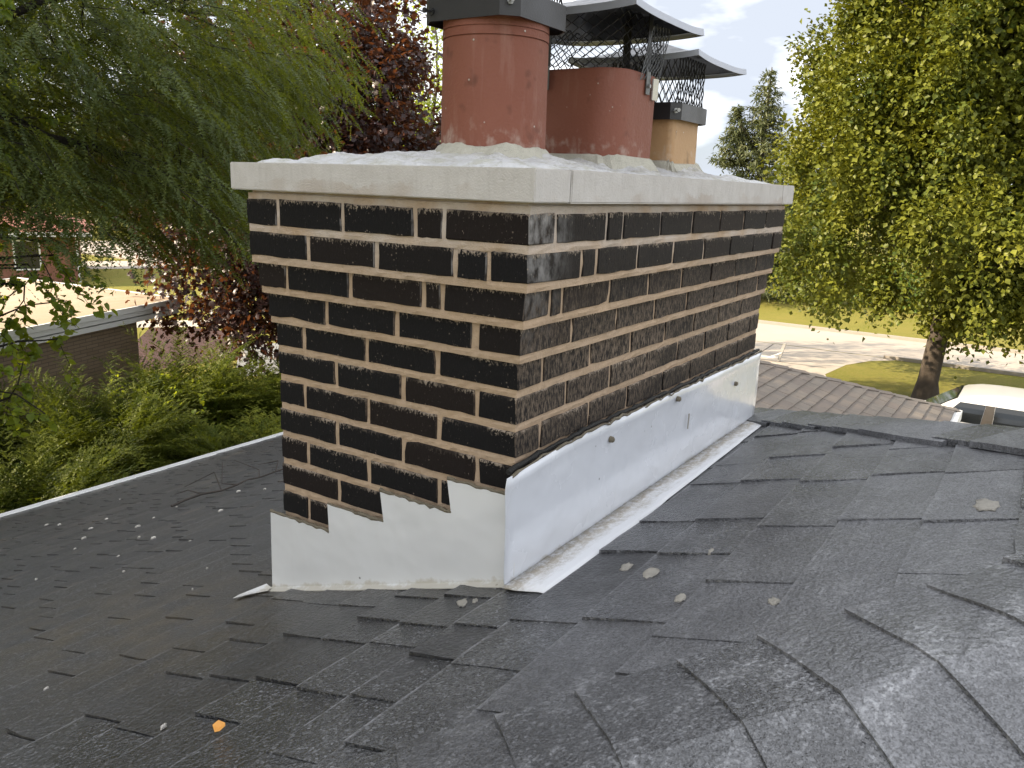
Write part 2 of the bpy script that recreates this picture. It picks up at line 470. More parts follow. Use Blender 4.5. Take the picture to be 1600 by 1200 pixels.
MAT['locust'] = leaf_mat('locust_leaf', (0.034, 0.054, 0.022), (0.072, 0.096, 0.030), 0.32, (0.28, 0.32, 0.02), 0.25)
MAT['linden'] = leaf_mat('linden_leaf', (0.07, 0.12, 0.020), (0.13, 0.19, 0.03), 0.5, (0.48, 0.54, 0.03), 0.4, 3)
MAT['crimson'] = leaf_mat('crimson_leaf', (0.018, 0.010, 0.011), (0.038, 0.019, 0.018), 0.22, (0.26, 0.085, 0.025), 0.45, 1.2, 0.38)
MAT['maple'] = leaf_mat('maple_leaf', (0.034, 0.064, 0.014), (0.165, 0.172, 0.022), 0.16, (0.30, 0.30, 0.018), 0.2, 0.9)
MAT['spruce'] = leaf_mat('spruce_needle', (0.075, 0.095, 0.045), (0.14, 0.15, 0.07), 0.2, (0.14, 0.17, 0.04), 0.25)
MAT['yew'] = leaf_mat('yew_needle', (0.038, 0.064, 0.013), (0.13, 0.15, 0.026), 0.22, (0.30, 0.36, 0.025), 0.10, 4.0)
MAT['shrub'] = leaf_mat('hedge_leaf', (0.05, 0.10, 0.02), (0.09, 0.15, 0.03), 0.35, (0.25, 0.35, 0.03), 0.3, 1.0)
MAT['far_leaf'] = leaf_mat('far_tree_leaf', (0.035, 0.06, 0.02), (0.075, 0.11, 0.03), 0.2, (0.16, 0.22, 0.03), 0.2, 0.3)

def build_lawn():
    m = N('lawn_grass'); p = m.pos()
    a = m.noise(p, 0.6, 8, 0.72); b = m.noise(m.mapv(p, (7, 14, 9)), 1, 7, 0.8)
    c = m.mix(m.ramp(a, 0.35, 0.65), (0.17, 0.19, 0.025), (0.26, 0.235, 0.05))
    c = m.mix(m.ramp(b, 0.35, 0.75, 0, 0.8), c, (0.34, 0.275, 0.09))
    m.col(c); m.rough(0.9); m.spec(0.1); m.bump(m.noise(p, 40, 3), 0.06)
    return m.m
MAT['lawn'] = build_lawn()
MAT['concrete'] = simple('pale_concrete', (0.44, 0.385, 0.32), 0.9, 0, 0.14, 1.2, 0.004)
MAT['street'] = simple('worn_street_concrete', (0.42, 0.37, 0.31), 0.9, 0, 0.12, 0.9, 0.004)
MAT['kerb'] = simple('kerb_concrete', (0.36, 0.32, 0.275), 0.9, 0, 0.15, 2)
MAT['mulch'] = simple('red_brown_mulch', (0.075, 0.033, 0.026), 0.95, 0, 0.9, 6, 0.06)
MAT['patio'] = simple('grey_patio', (0.22, 0.22, 0.215), 0.85, 0, 0.3, 2.5)

# ================================================================== LARGE STRUCTURE
GZ = -5.0
g = G(); S = 900
g.add([(-S, -S, GZ), (S, -S, GZ), (S, S, GZ), (-S, S, GZ)], [(0, 1, 2, 3)])
tag(g.make('lawn', MAT['lawn'], origin=(0, 0, GZ)), 'sunlit green and straw coloured lawn around the houses', 'lawn', kind='structure')

def sheet(name, poly, dz, mat, label, cat, thick=0.0):
    g = G(); n = len(poly)
    g.add([(x, y, GZ + dz) for x, y in poly], [tuple(range(n))])
    return tag(g.make(name, mat), label, cat, kind='structure')

sheet('street', [(29.3, -160), (33.8, -160), (33.8, 160), (29.3, 160)], 0.008, MAT['street'], 'pale worn concrete street beyond the front lawn', 'street')
kb = G(); kb.box((29.12, -160, GZ), (29.29, 3.6, GZ + 0.12)); kb.box((29.12, 10.5, GZ), (29.29, 160, GZ + 0.12)); kb.box((33.81, -160, GZ), (33.98, 160, GZ + 0.12))
tag(kb.make('kerb', MAT['kerb']), 'low concrete kerb along both sides of the street', 'kerb', kind='structure')
drv = [(13.0, 4.3), (14.2, -6.0), (20.2, -6.0), (20.4, 1.5), (22.0, 3.6), (25.0, 4.6), (27.0, 4.4), (28.3, 3.9), (29.1, 3.2), (29.25, 3.2), (29.25, 11.0), (28.2, 10.0), (26, 9.2), (13, 9.0)]
sheet('driveway', drv, 0.004, MAT['concrete'], 'sunlit pale concrete driveway curving out to the street', 'driveway')
for k, (a, b) in enumerate([((14, 6.4), (29.1, 7.4)), ((20.5, 4.2), (20.2, 9.0)), ((26.0, 4.8), (25.8, 9.1))]):
    d = Vector((b[0]-a[0], b[1]-a[1], 0)); nrm = Vector((-d.y, d.x, 0)).normalized() * 0.02
    g = G(); A, B = Vector((*a, GZ + .0045)), Vector((*b, GZ + .0045))
    g.hexa([A-nrm, B-nrm, B+nrm, A+nrm] + [v + Vector((0, 0, .004)) for v in (A-nrm, B-nrm, B+nrm, A+nrm)])
    o = g.make('expansion_joint', simple('joint_filler%d' % k, (0.13, 0.11, 0.09), 0.95), parent=bpy.data.objects['driveway'])
sheet('mulch_bed', [(11.6, 20.0), (14.5, 19.4), (17.0, 21.6), (17.3, 24.2), (15.9, 25.9), (13.4, 23.2)], 0.004, MAT['mulch'], 'red brown mulch bed past the flat roofed house', 'mulch bed')
sheet('garden_path', [(13.0, 23.9), (15.6, 26.2), (17.6, 24.5), (19.2, 22.2), (20.4, 22.9), (18.6, 25.6), (16.2, 27.7), (12.2, 24.9)], 0.006, MAT['concrete'], 'pale curved garden path behind the mulch bed', 'path')
sheet('patio', [(13.0, 17.6), (14.2, 16.6), (18.0, 20.0), (15.9, 21.0)], 0.009, MAT['patio'], 'grey paved patio seen under the purple maple', 'patio')
sheet('far_driveway', [(23.2, 45.5), (36, 38.2), (38, 42.2), (24.9, 50.0)], 0.006, MAT['street'], 'pale side street beside the red roofed house', 'street')
sheet('far_street', [(-20, 84), (60, 36), (66, 45), (-14, 94)], 0.004, MAT['street'], 'pale far street behind the red roofed house', 'street')

# ------------------------------------------------------------------ our house and its hip roof
house = empty('house', (0.3, -1.35, GZ), 'low hip roofed house with wet dark grey shingles under the chimney', 'house')
SL = 1 / 3
AP = Vector((0.3, -1.35, 0.063))         # apex where both hips meet
EV = 6.05                                # eave line of the hip end
def zmain(x, y): return -0.387 - SL * y
def znear(x, y): return -0.037 + SL * x  # slope falling towards the viewer
def zfar(x, y): return -0.387 - SL * (x - 1.65)
run = EV - AP.y
dk = 0.022
deck = G()
xe0, xe1, ze = AP.x - run, AP.x + run, zmain(0, EV)
YB = -9.0
deck.add([(AP.x, AP.y, AP.z-dk), (xe0, EV, ze-dk), (xe1, EV, ze-dk), (AP.x, YB, AP.z-dk), (xe0, YB, ze-dk), (xe1, YB, ze-dk),
          (xe0, EV, ze-dk-.12), (xe1, EV, ze-dk-.12), (xe0, YB, ze-dk-.12), (xe1, YB, ze-dk-.12)],
         [(0, 2, 1), (0, 1, 4, 3), (0, 3, 5, 2), (1, 2, 7, 6), (4, 1, 6, 8), (2, 5, 9, 7), (5, 3, 4, 8, 9), (6, 7, 9, 8)])
roof = deck.make('roof', MAT['deck'], house)
walls = G(); walls.box((xe0 + .6, YB + .3, GZ), (xe1 - .6, EV - .6, ze - .15))
walls.make('wall', simple('house_brick', (0.20, 0.15, 0.115), 0.9, 0, 0.3, 6, 0.01), house)
# white drip edge and gutter at the eave
gt = G()
gt.box((xe0, EV + 0.0005, ze - 0.10), (xe1, EV + 0.085, ze - 0.016))
gt.box((xe0, EV + 0.087, ze - 0.10), (xe1, EV + 0.098, ze + 0.004))
gt.make('gutter', MAT['white_paint'], house)

def shingle_piece(x0, x1, y0, y1, zf, lift, rs, swap=False):
    """one tab: y0 upslope end, y1 butt end (or along x when swap); returns verts, faces"""
    nx, ny = 4, 2
    top = []; tilt = rs.uniform(-.0012, .0022)
    for j in range(ny + 1):
        for i in range(nx + 1):
            u, v = i / nx, j / ny
            x = x0 + (x1 - x0) * u; y = y0 + (y1 - y0) * v
            if j == ny: y += rs.uniform(-.0022, .0022)
            if i in (0, nx): x += rs.uniform(-.002, .002)
            h = .0012 + (.0066 + tilt) * v + lift * (1 - u) ** 1.5 * (0.35 + .65 * v) + rs.uniform(-.0007, .0007)
            if swap: top.append((y, x, zf(y, x) + h))
            else: top.append((x, y, zf(x, y) + h))
    V = list(top); F = []
    W = nx + 1
    for j in range(ny):
        for i in range(nx):
            q = (j*W+i, j*W+i+1, (j+1)*W+i+1, (j+1)*W+i)
            F.append(q if not swap else tuple(reversed(q)))
    rim = [0*W+i for i in range(W)] + [j*W+nx for j in range(1, ny+1)] + [ny*W+i for i in range(nx-1, -1, -1)] + [j*W for j in range(ny-1, 0, -1)]
    b = len(V)
    V += [(top[k][0], top[k][1], top[k][2] - .009) for k in rim]
    m = len(rim)
    for k in range(m):
        q = (rim[k], b+k, b+(k+1) % m, rim[(k+1) % m])
        F.append(q if not swap else tuple(reversed(q)))
    return V, F

# course lines (butt edges) down the slope
ybutt = [-1.23, -1.09, -0.952, -0.815, -0.680, -0.542, -0.400, -0.253, -0.120, -0.018, 0.106, 0.230, 0.355, 0.483]
while ybutt[-1] < EV: ybutt.append(ybutt[-1] + 0.1262)
ybutt[-1] = EV + .02
known = {-0.253: [.84, .615, .325, .117, -.18, -.47], -0.400: [.877, .56, .247, -.03, -.242, -.36], -0.542: [.795, .567, .262, -.257],
         -0.680: [.536, .228, -.014], -0.815: [.52, .265, -.03], -0.120: [-.186, -.35, -.58], -0.018: [-.05, -.21, -.33, -.463, -.62],
         0.106: [-.08, -.21, -.29, -.46, -.7], 0.230: [-.082, -.19, -.285, -.44, -.56, -.72], 0.355: [-.12, -.27, -.44, -.62], 0.483: [-.11, -.3, -.445, -.6]}
CH = (-0.02, 1.50, 0.0, 0.67)     # chimney footprint, no shingles inside
pieces = []
rs = random.Random(3)
for i in range(1, len(ybutt)):
    y0, y1 = ybutt[i-1] - 0.012, ybutt[i]
    if i == len(ybutt) - 1: y1 = EV + .02
    ym = (ybutt[i-1] + ybutt[i]) / 2
    xa = max(-1.05 - ybutt[i-1] + .09, xe0 + .0); xb = min(1.65 + ybutt[i-1] - .09, xe1)
    if ym < -1.3: continue
    kn = None
    for kk, vv in known.items():
        if abs(kk - ybutt[i]) < .003: kn = vv
    cuts = []
    if kn:
        cuts = sorted(kn); x = cuts[-1]
        while x < xb: x += rs.choice([.19, .24, .3, .33]); cuts.append(x)
        x = cuts[0]
        while x > xa: x -= rs.choice([.19, .24, .3, .33]); cuts.insert(0, x)
    else:
        x = xa - rs.uniform(0, .3); cuts = [x]
        while x < xb: x += rs.choice([.13, .17, .22, .28, .33]); cuts.append(x)
    for a, b in zip(cuts[:-1], cuts[1:]):
        # hip ends are cut square and disappear under the caps
        a2, b2 = max(a, xa - .06), min(b, xb + .06)
        if b2 - a2 < .02: continue
        segs = [(a2, b2)]
        if y1 > CH[2] and y0 < CH[3]:
            segs = []
            if a2 < CH[0]: segs.append((a2, min(b2, CH[0])))
            if b2 > CH[1]: segs.append((max(a2, CH[1]), b2))
        for s0, s1 in segs:
            if s1 - s0 > .015: pieces.append((s0, s1 - .0025, y0, y1, rs.choice([.0025, .0035, .005]), rs.random()))
def hsh(x, y):
    for p in pieces:
        if p[0] <= x < p[1] + .003 and p[2] + .012 <= y < p[3]:
            u = (x - p[0]) / (p[1] - p[0]); v = (y - p[2]) / (p[3] - p[2])
            return .0012 + .0072 * v + p[4] * max(0, 1 - u) ** 1.5 * (.35 + .65 * v)
    return .006
CP = np.array([-1.247, -0.797])
def vis_size(p):
    cx, cy = (p[0]+p[1])/2, (p[2]+p[3])/2
    P = Vector((cx, cy, zmain(cx, cy))) - Vector((-1.247, -0.7969, 0.3777))
    z = P.dot(_f); u = P.dot(_r) / max(z, .01); v = P.dot(_d) / max(z, .01)
    inside = z > 0.1 and abs(u) < .68 and abs(v) < .52
    hid = (cx > 0.02 and cy > 0.0 and (cy + .797) / (cx + 1.247) < (0.66 + .797) / 1.247 + .02)   # behind the chimney
    return (inside and not hid), P.length
near, rest = [], []
for p in sorted(pieces, key=lambda p: vis_size(p)[1]):
    (near if vis_size(p)[0] and len(near) < 262 else rest).append(p)
for p in near:
    V, F = shingle_piece(p[0], p[1], p[2], p[3], zmain, p[4], rs)
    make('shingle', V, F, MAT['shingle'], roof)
gg = G()
for p in rest:
    V, F = shingle_piece(p[0], p[1], p[2], p[3], zmain, p[4], rs)
    gg.add(V, F)
# the slope falling towards the viewer, and the far one
for i in range(0, 52):
    xb_ = AP.x - 0.03 - .135 * i
    if xb_ - .135 < xe0: break
    y = YB + rs.uniform(0, .2)
    ylim = -1.05 - xb_ - .08
    while y < ylim + .05:
        w = rs.choice([.2, .26, .33]); y2 = min(y + w, ylim + .05)
        if y2 - y > .03:
            if y2 > -2.6 and xb_ > -2.2:
                V, F = shingle_piece(y, y2 - .0025, xb_ + .012, xb_ - .135, znear, .004, rs, True); gg.add(V, F)
        y += w
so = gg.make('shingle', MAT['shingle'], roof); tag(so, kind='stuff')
g = G()
g.add([(AP.x-.1, -2.6, znear(AP.x-.1, 0)), (AP.x-.1, YB, znear(AP.x-.1, 0)), (xe0, YB, znear(xe0, 0)), (xe0, -2.6, znear(xe0, 0))], [(0, 3, 2, 1)])
g.add([(-2.3, -2.6, znear(-2.3, 0)), (xe0, -2.6, znear(xe0, 0)), (xe0, EV, znear(xe0, 0)), (-2.3, 1.2, znear(-2.3, 0))], [(0, 3, 2, 1)])
g.add([(AP.x, AP.y, zfar(AP.x, 0)), (xe1, EV, zfar(xe1, 0)), (xe1, YB, zfar(xe1, 0)), (AP.x, YB, zfar(AP.x, 0))], [(0, 3, 2, 1)])
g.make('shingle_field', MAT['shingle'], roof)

# hip caps: folded over both slopes, each overlapping the one below
def hip_cap(base, along, zA, zB, half_a, half_b, length, lift, rs, side):
    along = along.normalized(); perp = Vector((along.y, -along.x)) * side   # perp towards the main slope
    nt, ns = 8, 3
    top = []
    curl = rs.uniform(0, .003)
    for j in range(ns + 1):
        v = j / ns
        for i in range(nt + 1):
            t = -half_b + (half_a + half_b) * i / nt
            P = base + along * (length * v) + perp * t
            if j == ns: P += along * rs.uniform(-.002, .002)
            za, zb = zA(P.x, P.y), zB(P.x, P.y)
            d = abs(za - zb); z = min(za, zb) - .004 * max(0, 1 - d / .05) ** 2
            top.append((P.x, P.y, z + .0155 + lift * v + curl * v * (abs(t) / half_a) ** 2 + rs.uniform(-.0006, .0006)))
    V = list(top); F = []; W = nt + 1
    for j in range(ns):
        for i in range(nt): F.append((j*W+i, j*W+i+1, (j+1)*W+i+1, (j+1)*W+i))
    rim = [i for i in range(W)] + [j*W+nt for j in range(1, ns+1)] + [ns*W+i for i in range(nt-1, -1, -1)] + [j*W for j in range(ns-1, 0, -1)]
    b = len(V); V += [(top[k][0], top[k][1], top[k][2] - .014) for k in rim]; m = len(rim)
    for k in range(m): F.append((rim[k], b+k, b+(k+1) % m, rim[(k+1) % m]))
    nrm = (Vector(V[F[0][1]]) - Vector(V[F[0][0]])).cross(Vector(V[F[0][2]]) - Vector(V[F[0][0]]))
    if nrm.z < 0: F = [tuple(reversed(f)) for f in F]
    return V, F
n0 = 0
# near hip, falling towards (-1,+1); butt ends at these y on the left edge of the caps
hb = [-1.06, -.975, -.888, -.802, -.717, -.631, -.547, -.468, -.373, -.300, -.215, -.13, -.045, .04, .125, .21]
for k in range(1, len(hb)):
    dl = (hb[k] - hb[k-1]) * 2 ** .5
    ye = hb[k] - 0.125; xh = -1.05 - ye                       # point on the hip line at the butt
    al = Vector((-1, 1)).normalized()
    b0 = Vector((xh, ye)) - al * (dl + .05)
    V, F = hip_cap(b0, al, zmain, znear, .172 + rs.uniform(-.006, .006), .18, dl + .05, .006, rs, 1)
    make('hip_cap', V, F, MAT['shingle'], roof)
# far hip, falling towards (+1,+1)
al = Vector((1, 1)).normalized(); s = 0.0
while s < 2.3:
    L_ = rs.choice([.125, .14, .15])
    b0 = Vector((AP.x, AP.y)) + al * s
    V, F = hip_cap(b0, al, zmain, zfar, .145 + rs.uniform(-.012, .012), .15, L_ + .05, .0055, rs, -1)
    make('hip_cap', V, F, MAT['shingle'], roof)
    s += L_

# ------------------------------------------------------------------ garage wing (brown shingles)
gar = empty('garage', (9.5, 3.0, GZ), 'low garage wing with sunlit brown shingle hip roof behind the ridge', 'garage')
GX, GY, GE = 12.1, 0.09, -2.6
def zgar(x, y): return GE + SL * (y - GY)
apx = (GX - 3.9, GY + 3.9)
g = G()
e = .02
g.add([(GX, GY, GE-e), (apx[0], apx[1], zgar(0, apx[1])-e), (6.9, apx[1], zgar(0, apx[1])-e), (6.9, GY, GE-e), (GX, GY+7.8, GE-e), (6.9, GY+7.8, GE-e),
       (GX, GY, GE-.15), (6.9, GY, GE-.15), (GX, GY+7.8, GE-.15), (6.9, GY+7.8, GE-.15)],
      [(0, 1, 2, 3), (0, 4, 1), (4, 5, 2, 1), (0, 3, 7, 6), (4, 0, 6, 8), (5, 4, 8, 9), (3, 2, 5, 9, 7), (6, 7, 9, 8)])
groof = g.make('roof', MAT['deck'], gar)
g = G(); g.box((7.2, GY+.5, GZ), (GX-.5, GY+7.3, GE-.16)); g.make('wall', simple('garage_brick', (0.22, 0.15, 0.11), 0.9, 0, 0.3, 7, .01), gar)
g = G(); g.box((6.9, GY-.105, GE-.13), (GX-.02, GY-.003, GE-.012)); g.box((6.9, GY-.118, GE-.13), (GX, GY-.107, GE+.004))
g.box((GX-.018, GY-.105, GE-.13), (GX+.004, GY-.003, GE+.006))
g.make('gutter', MAT['white_paint'], gar)
rs2 = random.Random(5)
yb = GY - .03; k = 0
while yb < GY + 3.5:
    y1 = yb + .150
    xr = GX - (yb + .07 - GY); x = xr
    while x > 7.9:
        w = rs2.choice([.24, .3, .33, .36]); xa = x - w
        V, F = [], []
        nx = 3; top = []
        for j, (yy, h) in enumerate(((yb, .022), (y1 + .02, .002))):
            for i in range(nx + 1):
                xx = xa + .004 + (w - .006) * i / nx
                top.append((xx, yy + (rs2.uniform(-.004, .004) if j == 0 else 0), zgar(xx, yy) + h + rs2.uniform(-.002, .002)))
        V = top + [(a, b, c - .024) for a, b, c in top]
        for i in range(nx):
            F += [(i, i+1, nx+2+i, nx+1+i), (i+2*nx+2, i+2*nx+3, i+1, i)]
        q = 2*nx+2
        F += [(0, nx+1, q+nx+1, q), (nx, q+nx, q+2*nx+1, 2*nx+1)]
        make('shingle', V, F, MAT['garage_shingle'], groof)
        x = xa
    yb = y1
al = Vector((-1, 1)).normalized(); s = -.02
def zgfar(x, y): return GE - SL * (x - GX)
while s < 4.6:
    b0 = Vector((GX, GY)) + al * (s + .32)
    V, F = hip_cap(b0, -al, zgar, zgfar, .11, .11, .33, .018, rs2, 1)
    make('hip_cap', V, F, MAT['garage_shingle'], groof); s += .28

# ------------------------------------------------------------------ neighbour with the flat roof
nb = empty('flat_roof_house', (4.0, 16.0, GZ), 'low tan brick house with flat tan roof and white fascia on the left', 'house')
A_ = Vector((9.56, 14.77)); dF = Vector((-4.46, -1.57)).normalized(); dB = Vector((-0.12, 1.0)).normalized()
ZT = -2.2
def q4(a, la, lb, off=0):  # footprint corner helper
    return A_ + dF * la + dB * lb
c4 = [q4(0, 0, 0), q4(0, 0, 5.6), q4(0, 16, 5.6), q4(0, 16, 0)]
def inset(i, d):
    ctr = sum(c4, Vector((0, 0))) / 4
    return i
def poly_in(la0, lb0, la1, lb1): return [tuple(q4(0, la0, lb0)), tuple(q4(0, la0, lb1)), tuple(q4(0, la1, lb1)), tuple(q4(0, la1, lb0))]
g = G(); g.prism(poly_in(.06, .06, 15.9, 5.55), ZT - .05, ZT - .012)
def build_flatroof():
    m = N('tan_gravel_roof'); p = m.pos()
    a = m.noise(p, .8, 6, .6); b = m.noise(m.mapv(p, (.6, 3, 1)), 1, 4)
    c = m.mix(a, (0.40, 0.30, 0.20), (0.52, 0.41, 0.295)); c = m.mix(m.ramp(b, .5, .7, 0, .5), c, (0.50, 0.43, 0.35))
    m.col(c); m.rough(.95); m.bump(m.noise(p, 60, 3), .01); return m.m
g.make('roof', build_flatroof(), nb)
for (o0, z0, z1) in ((.0, -.10, 0.0), (-.045, -.205, -.125), (-.075, -.33, -.235)):
    g = G(); g.prism(poly_in(-o0, -o0, 15.95, 5.6), ZT + z0, ZT + z1 - .014 if z1 == 0 else ZT + z1)
    if z1 == 0.0:
        # raised lip around the roof
        g = G()
        for P4 in (poly_in(0, 0, 15.95, .055), poly_in(0, 5.545, 15.95, 5.6), poly_in(0, .057, .055, 5.543)): g.prism(P4, ZT - .11, ZT)
    g.make('fascia', MAT['white_paint'], nb)
def build_tanbrick():
    m = N('tan_brick_wall'); 
    gco = m.n('ShaderNodeTexCoord').outputs['Object']
    v = m.mapv(gco, (1, 1, 1), rot=(math.radians(90), 0, 0))
    bt = m.n('ShaderNodeTexBrick'); bt.inputs['Scale'].default_value = 1.0
    bt.inputs['Brick Width'].default_value = .30; bt.inputs['Row Height'].default_value = .068; bt.inputs['Mortar Size'].default_value = .006
    bt.inputs['Color1'].default_value = (0.27, 0.20, 0.135, 1); bt.inputs['Color2'].default_value = (0.33, 0.25, 0.175, 1); bt.inputs['Mortar'].default_value = (0.17, 0.135, 0.10, 1)
    m.l(v, bt.inputs['Vector']); m.col(bt.outputs['Color']); m.rough(.9); m.bump(bt.outputs['Fac'], -.006); return m.m
g = G(); g.prism(poly_in(.95, .55, 15.4, 5.0), GZ, ZT - .335)
g.make('wall', build_tanbrick(), nb)

# ------------------------------------------------------------------ red roofed house farther off
rh = empty('red_roof_house', (15.0, 43.0, GZ), 'brick house with faded red roof seen through the leaves on the left', 'house')
C1 = Vector((21.0, 39.6)); dx = Vector((-.86, .51)).normalized(); dy = Vector((.51, .86)).normalized()
def R2(a, b): v = C1 + dx * a + dy * b; return (v.x, v.y)
g = G(); g.prism([R2(0, 0), R2(0, 8), R2(14, 8), R2(14, 0)], GZ, -2.75); g.make('wall', simple('red_brown_brick', (0.23, 0.105, 0.07), .9, 0, .35, 5, .01), rh)
g = G(); g.prism([R2(-.75, -.75), R2(-.75, 8.75), R2(14.7, 8.75), R2(14.7, -.75)], -2.74, -2.5); g.make('fascia', MAT['white_paint'], rh)
g = G()
e4 = [R2(-.8, -.8), R2(-.8, 8.8), R2(14.8, 8.8), R2(14.8, -.8)]; r2 = [R2(4.0, 4.0), R2(10.0, 4.0)]
g.add([(x, y, -2.49) for x, y in e4] + [(x, y, -1.0) for x, y in r2], [(0, 1, 4), (1, 2, 5, 4), (2, 3, 5), (3, 0, 4, 5), (3, 2, 1, 0)])
g.make('roof', simple('faded_red_shingle', (0.36, 0.145, 0.11), .9, 0, .2, 4, .01), rh)
for a0, a1, z0, z1 in ((1.6, 2.6, -4.3, -3.0), (5.0, 7.2, -4.3, -3.0), (10, 12, -4.3, -3.0)):
    def wbox(a0, a1, b0, b1, z0, z1):
        g = G(); g.prism([R2(a0, b1), R2(a1, b1), R2(a1, b0), R2(a0, b0)][::-1], z0, z1); return g
    f = wbox(a0 - .08, a1 + .08, -.05, -.003, z0 - .08, z1 + .08).make('window', MAT['white_paint'], rh)
    wbox(a0, a1, -.065, -.052, z0, z1).make('pane', simple('dark_window_glass', (0.02, 0.022, 0.025), .15), f)
g = wbox(-.12, -.02, -.12, -.02, GZ, -2.76); g.make('downspout', MAT['white_paint'], rh)

# ================================================================== CHIMNEY
chim = empty('brick_chimney', (0.743, 0.327, -0.65), 'large dark brown brick chimney with tan mortar, pale stone coping and white flashing', 'chimney')
P_ = 0.0677; LX, WY = 1.4858, 0.6538
JT = 0.0160; HJ = 0.0115
OFF = {1: .040, 2: .038, 3: .025, 4: .0125, 5: .002}
FJ = {1: [.148, .217, .406, .596], 2: [.047, .122, .316, .508], 3: [.162, .208, .401, .590], 4: [.092, .287, .484], 5: [.188, .379, .566], 6: [.092, .280, .471],
      7: [.185, .377, .571], 8: [.089, .280, .472], 9: [.183, .377, .566], 10: [.089, .269, .469], 11: [.185, .375, .568], 12: [.09, .28, .47], 13: [.185, .375, .568]}
RJ = {1: [.050, .251, .323, .519, .715, .913, 1.111, 1.321], 2: [.158, .219, .411, .612, .812, 1.016, 1.223, 1.420], 3: [.067, .110, .310, .509, .711, .917, 1.118, 1.319],
      4: [.175, .379, .584, .789, .990, 1.195, 1.397], 5: [.088, .283, .483, .682, .880, 1.078, 1.282], 6: [.189, .387, .586, .786, .985, 1.182, 1.394],
      7: [.093, .294, .487, .697, .888, 1.087, 1.292], 8: [.189, .387, .586, .786, .985, 1.182, 1.394], 9: [.093, .294, .487, .697, .888, 1.087, 1.292]}
FW = {(2, .047): .011, (4, .092): .020, (3, .162): .013, (3, .208): .012}     # extra wide perpends
RW = {(2, .219): .016}
mort = G(); rb = random.Random(11)
def brick_mesh(x0, x1, y0, y1, z0, z1, rb):
    """box with broken arrises and slightly wandering edges"""
    c = .0018
    V = []
    def j(s=.0016): return rb.uniform(-s, s)
    X = (x0, x1); Y = (y0, y1); Z = (z0, z1)
    # three verts per corner (chamfered box)
    idx = {}
    for i in (0, 1):
        for k in (0, 1):
            for l in (0, 1):
                sx, sy, sz = (1, -1)[i], (1, -1)[k], (1, -1)[l]
                cx, cy, cz = X[i] + j(), Y[k] + j(), Z[l] + j(.0016)
                cc = c * rb.uniform(.6, 1.7)
                for ax in range(3):
                    p = [cx + sx*cc, cy + sy*cc, cz + sz*cc]
                    p[ax] = (cx, cy, cz)[ax]
                    idx[(i, k, l, ax)] = len(V); V.append(tuple(p))
    F = []
    for ax in range(3):
        for s in (0, 1):
            o = [a for a in range(3) if a != ax]
            loop = []
            for a, b in ((0, 0), (1, 0), (1, 1), (0, 1)):
                key = [0, 0, 0]; key[ax] = s; key[o[0]] = a; key[o[1]] = b
                loop.append(idx[(*key, ax)])
            F.append(loop)
    for ax in range(3):      # edges along ax
        o = [a for a in range(3) if a != ax]
        for a in (0, 1):
            for b in (0, 1):
                k0 = [0]*3; k1 = [0]*3
                k0[ax] = 0; k1[ax] = 1; k0[o[0]] = k1[o[0]] = a; k0[o[1]] = k1[o[1]] = b
                F.append([idx[(*k0, o[0])], idx[(*k1, o[0])], idx[(*k1, o[1])], idx[(*k0, o[1])]])
    for i in (0, 1):
        for k in (0, 1):
            for l in (0, 1): F.append([idx[(i, k, l, 0)], idx[(i, k, l, 1)], idx[(i, k, l, 2)]])
    ctr = Vector(((x0+x1)/2, (y0+y1)/2, (z0+z1)/2)); out = []
    for f in F:
        a, b, d = Vector(V[f[0]]), Vector(V[f[1]]), Vector(V[f[2]])
        nrm = (b-a).cross(d-a)
        fc = sum((Vector(V[q]) for q in f), Vector()) / len(f)
        out.append(tuple(f) if nrm.dot(fc - ctr) > 0 else tuple(reversed(f)))
    return V, out
def ragged_brick(a0, a1, z0, z1, face, depth, along, rb):
    """stretcher seen on one face: uneven outline, slightly crooked arris, body running back into the mortar"""
    n1 = 5 if a1 - a0 > .05 else 2
    J = .0014
    per = [(a0 + (a1-a0)*k/n1, z0) for k in range(n1)] + [(a1, z0), (a1, (z0+z1)/2)] + [(a1 - (a1-a0)*k/n1, z1) for k in range(n1)] + [(a0, z1), (a0, (z0+z1)/2)]
    per = [(a + rb.uniform(-J, J), z + rb.uniform(-J, J)) for a, z in per]
    chip = rb.random()
    if chip < .22:
        k = rb.randrange(len(per)); ca, cz = (a0+a1)/2, (z0+z1)/2
        per[k] = (per[k][0] + (.004 if per[k][0] < ca else -.004), per[k][1] + (.004 if per[k][1] < cz else -.004))
    m = len(per); V = []
    ca, cz = (a0+a1)/2, (z0+z1)/2
    for d, ins in ((0, .0014), (.0018, 0), (depth, 0)):
        for a, z in per:
            aa = a + (ins if a < ca else -ins); zz = z + (ins if z < cz else -ins)
            q = face + d + (rb.uniform(-.0005, .0005) if d == 0 else 0)
            V.append((q, aa, zz) if along == 'y' else (aa, q, zz))
    F = [tuple(range(m)), tuple(reversed(range(2*m, 3*m)))]
    for l in range(2):
        for k in range(m): F.append((l*m+k, (l+1)*m+k, (l+1)*m+(k+1) % m, l*m+(k+1) % m))
    # outward facing: front normal must point to negative axis
    A, B, C3 = Vector(V[0]), Vector(V[n1]), Vector(V[n1+2])
    nr = (B-A).cross(C3-A)
    if (nr.x if along == 'y' else nr.y) > 0: F = [tuple(reversed(f)) for f in F]
    make('brick', V, F, MAT['brick'], chim)
def put_brick(x0, x1, y0, y1, z0, z1):
    if x1 - x0 < .008 or y1 - y0 < .008: return
    V, F = brick_mesh(x0, x1, y0, y1, z0, z1, rb)
    make('brick', V, F, MAT['brick'], chim)
BD = .09
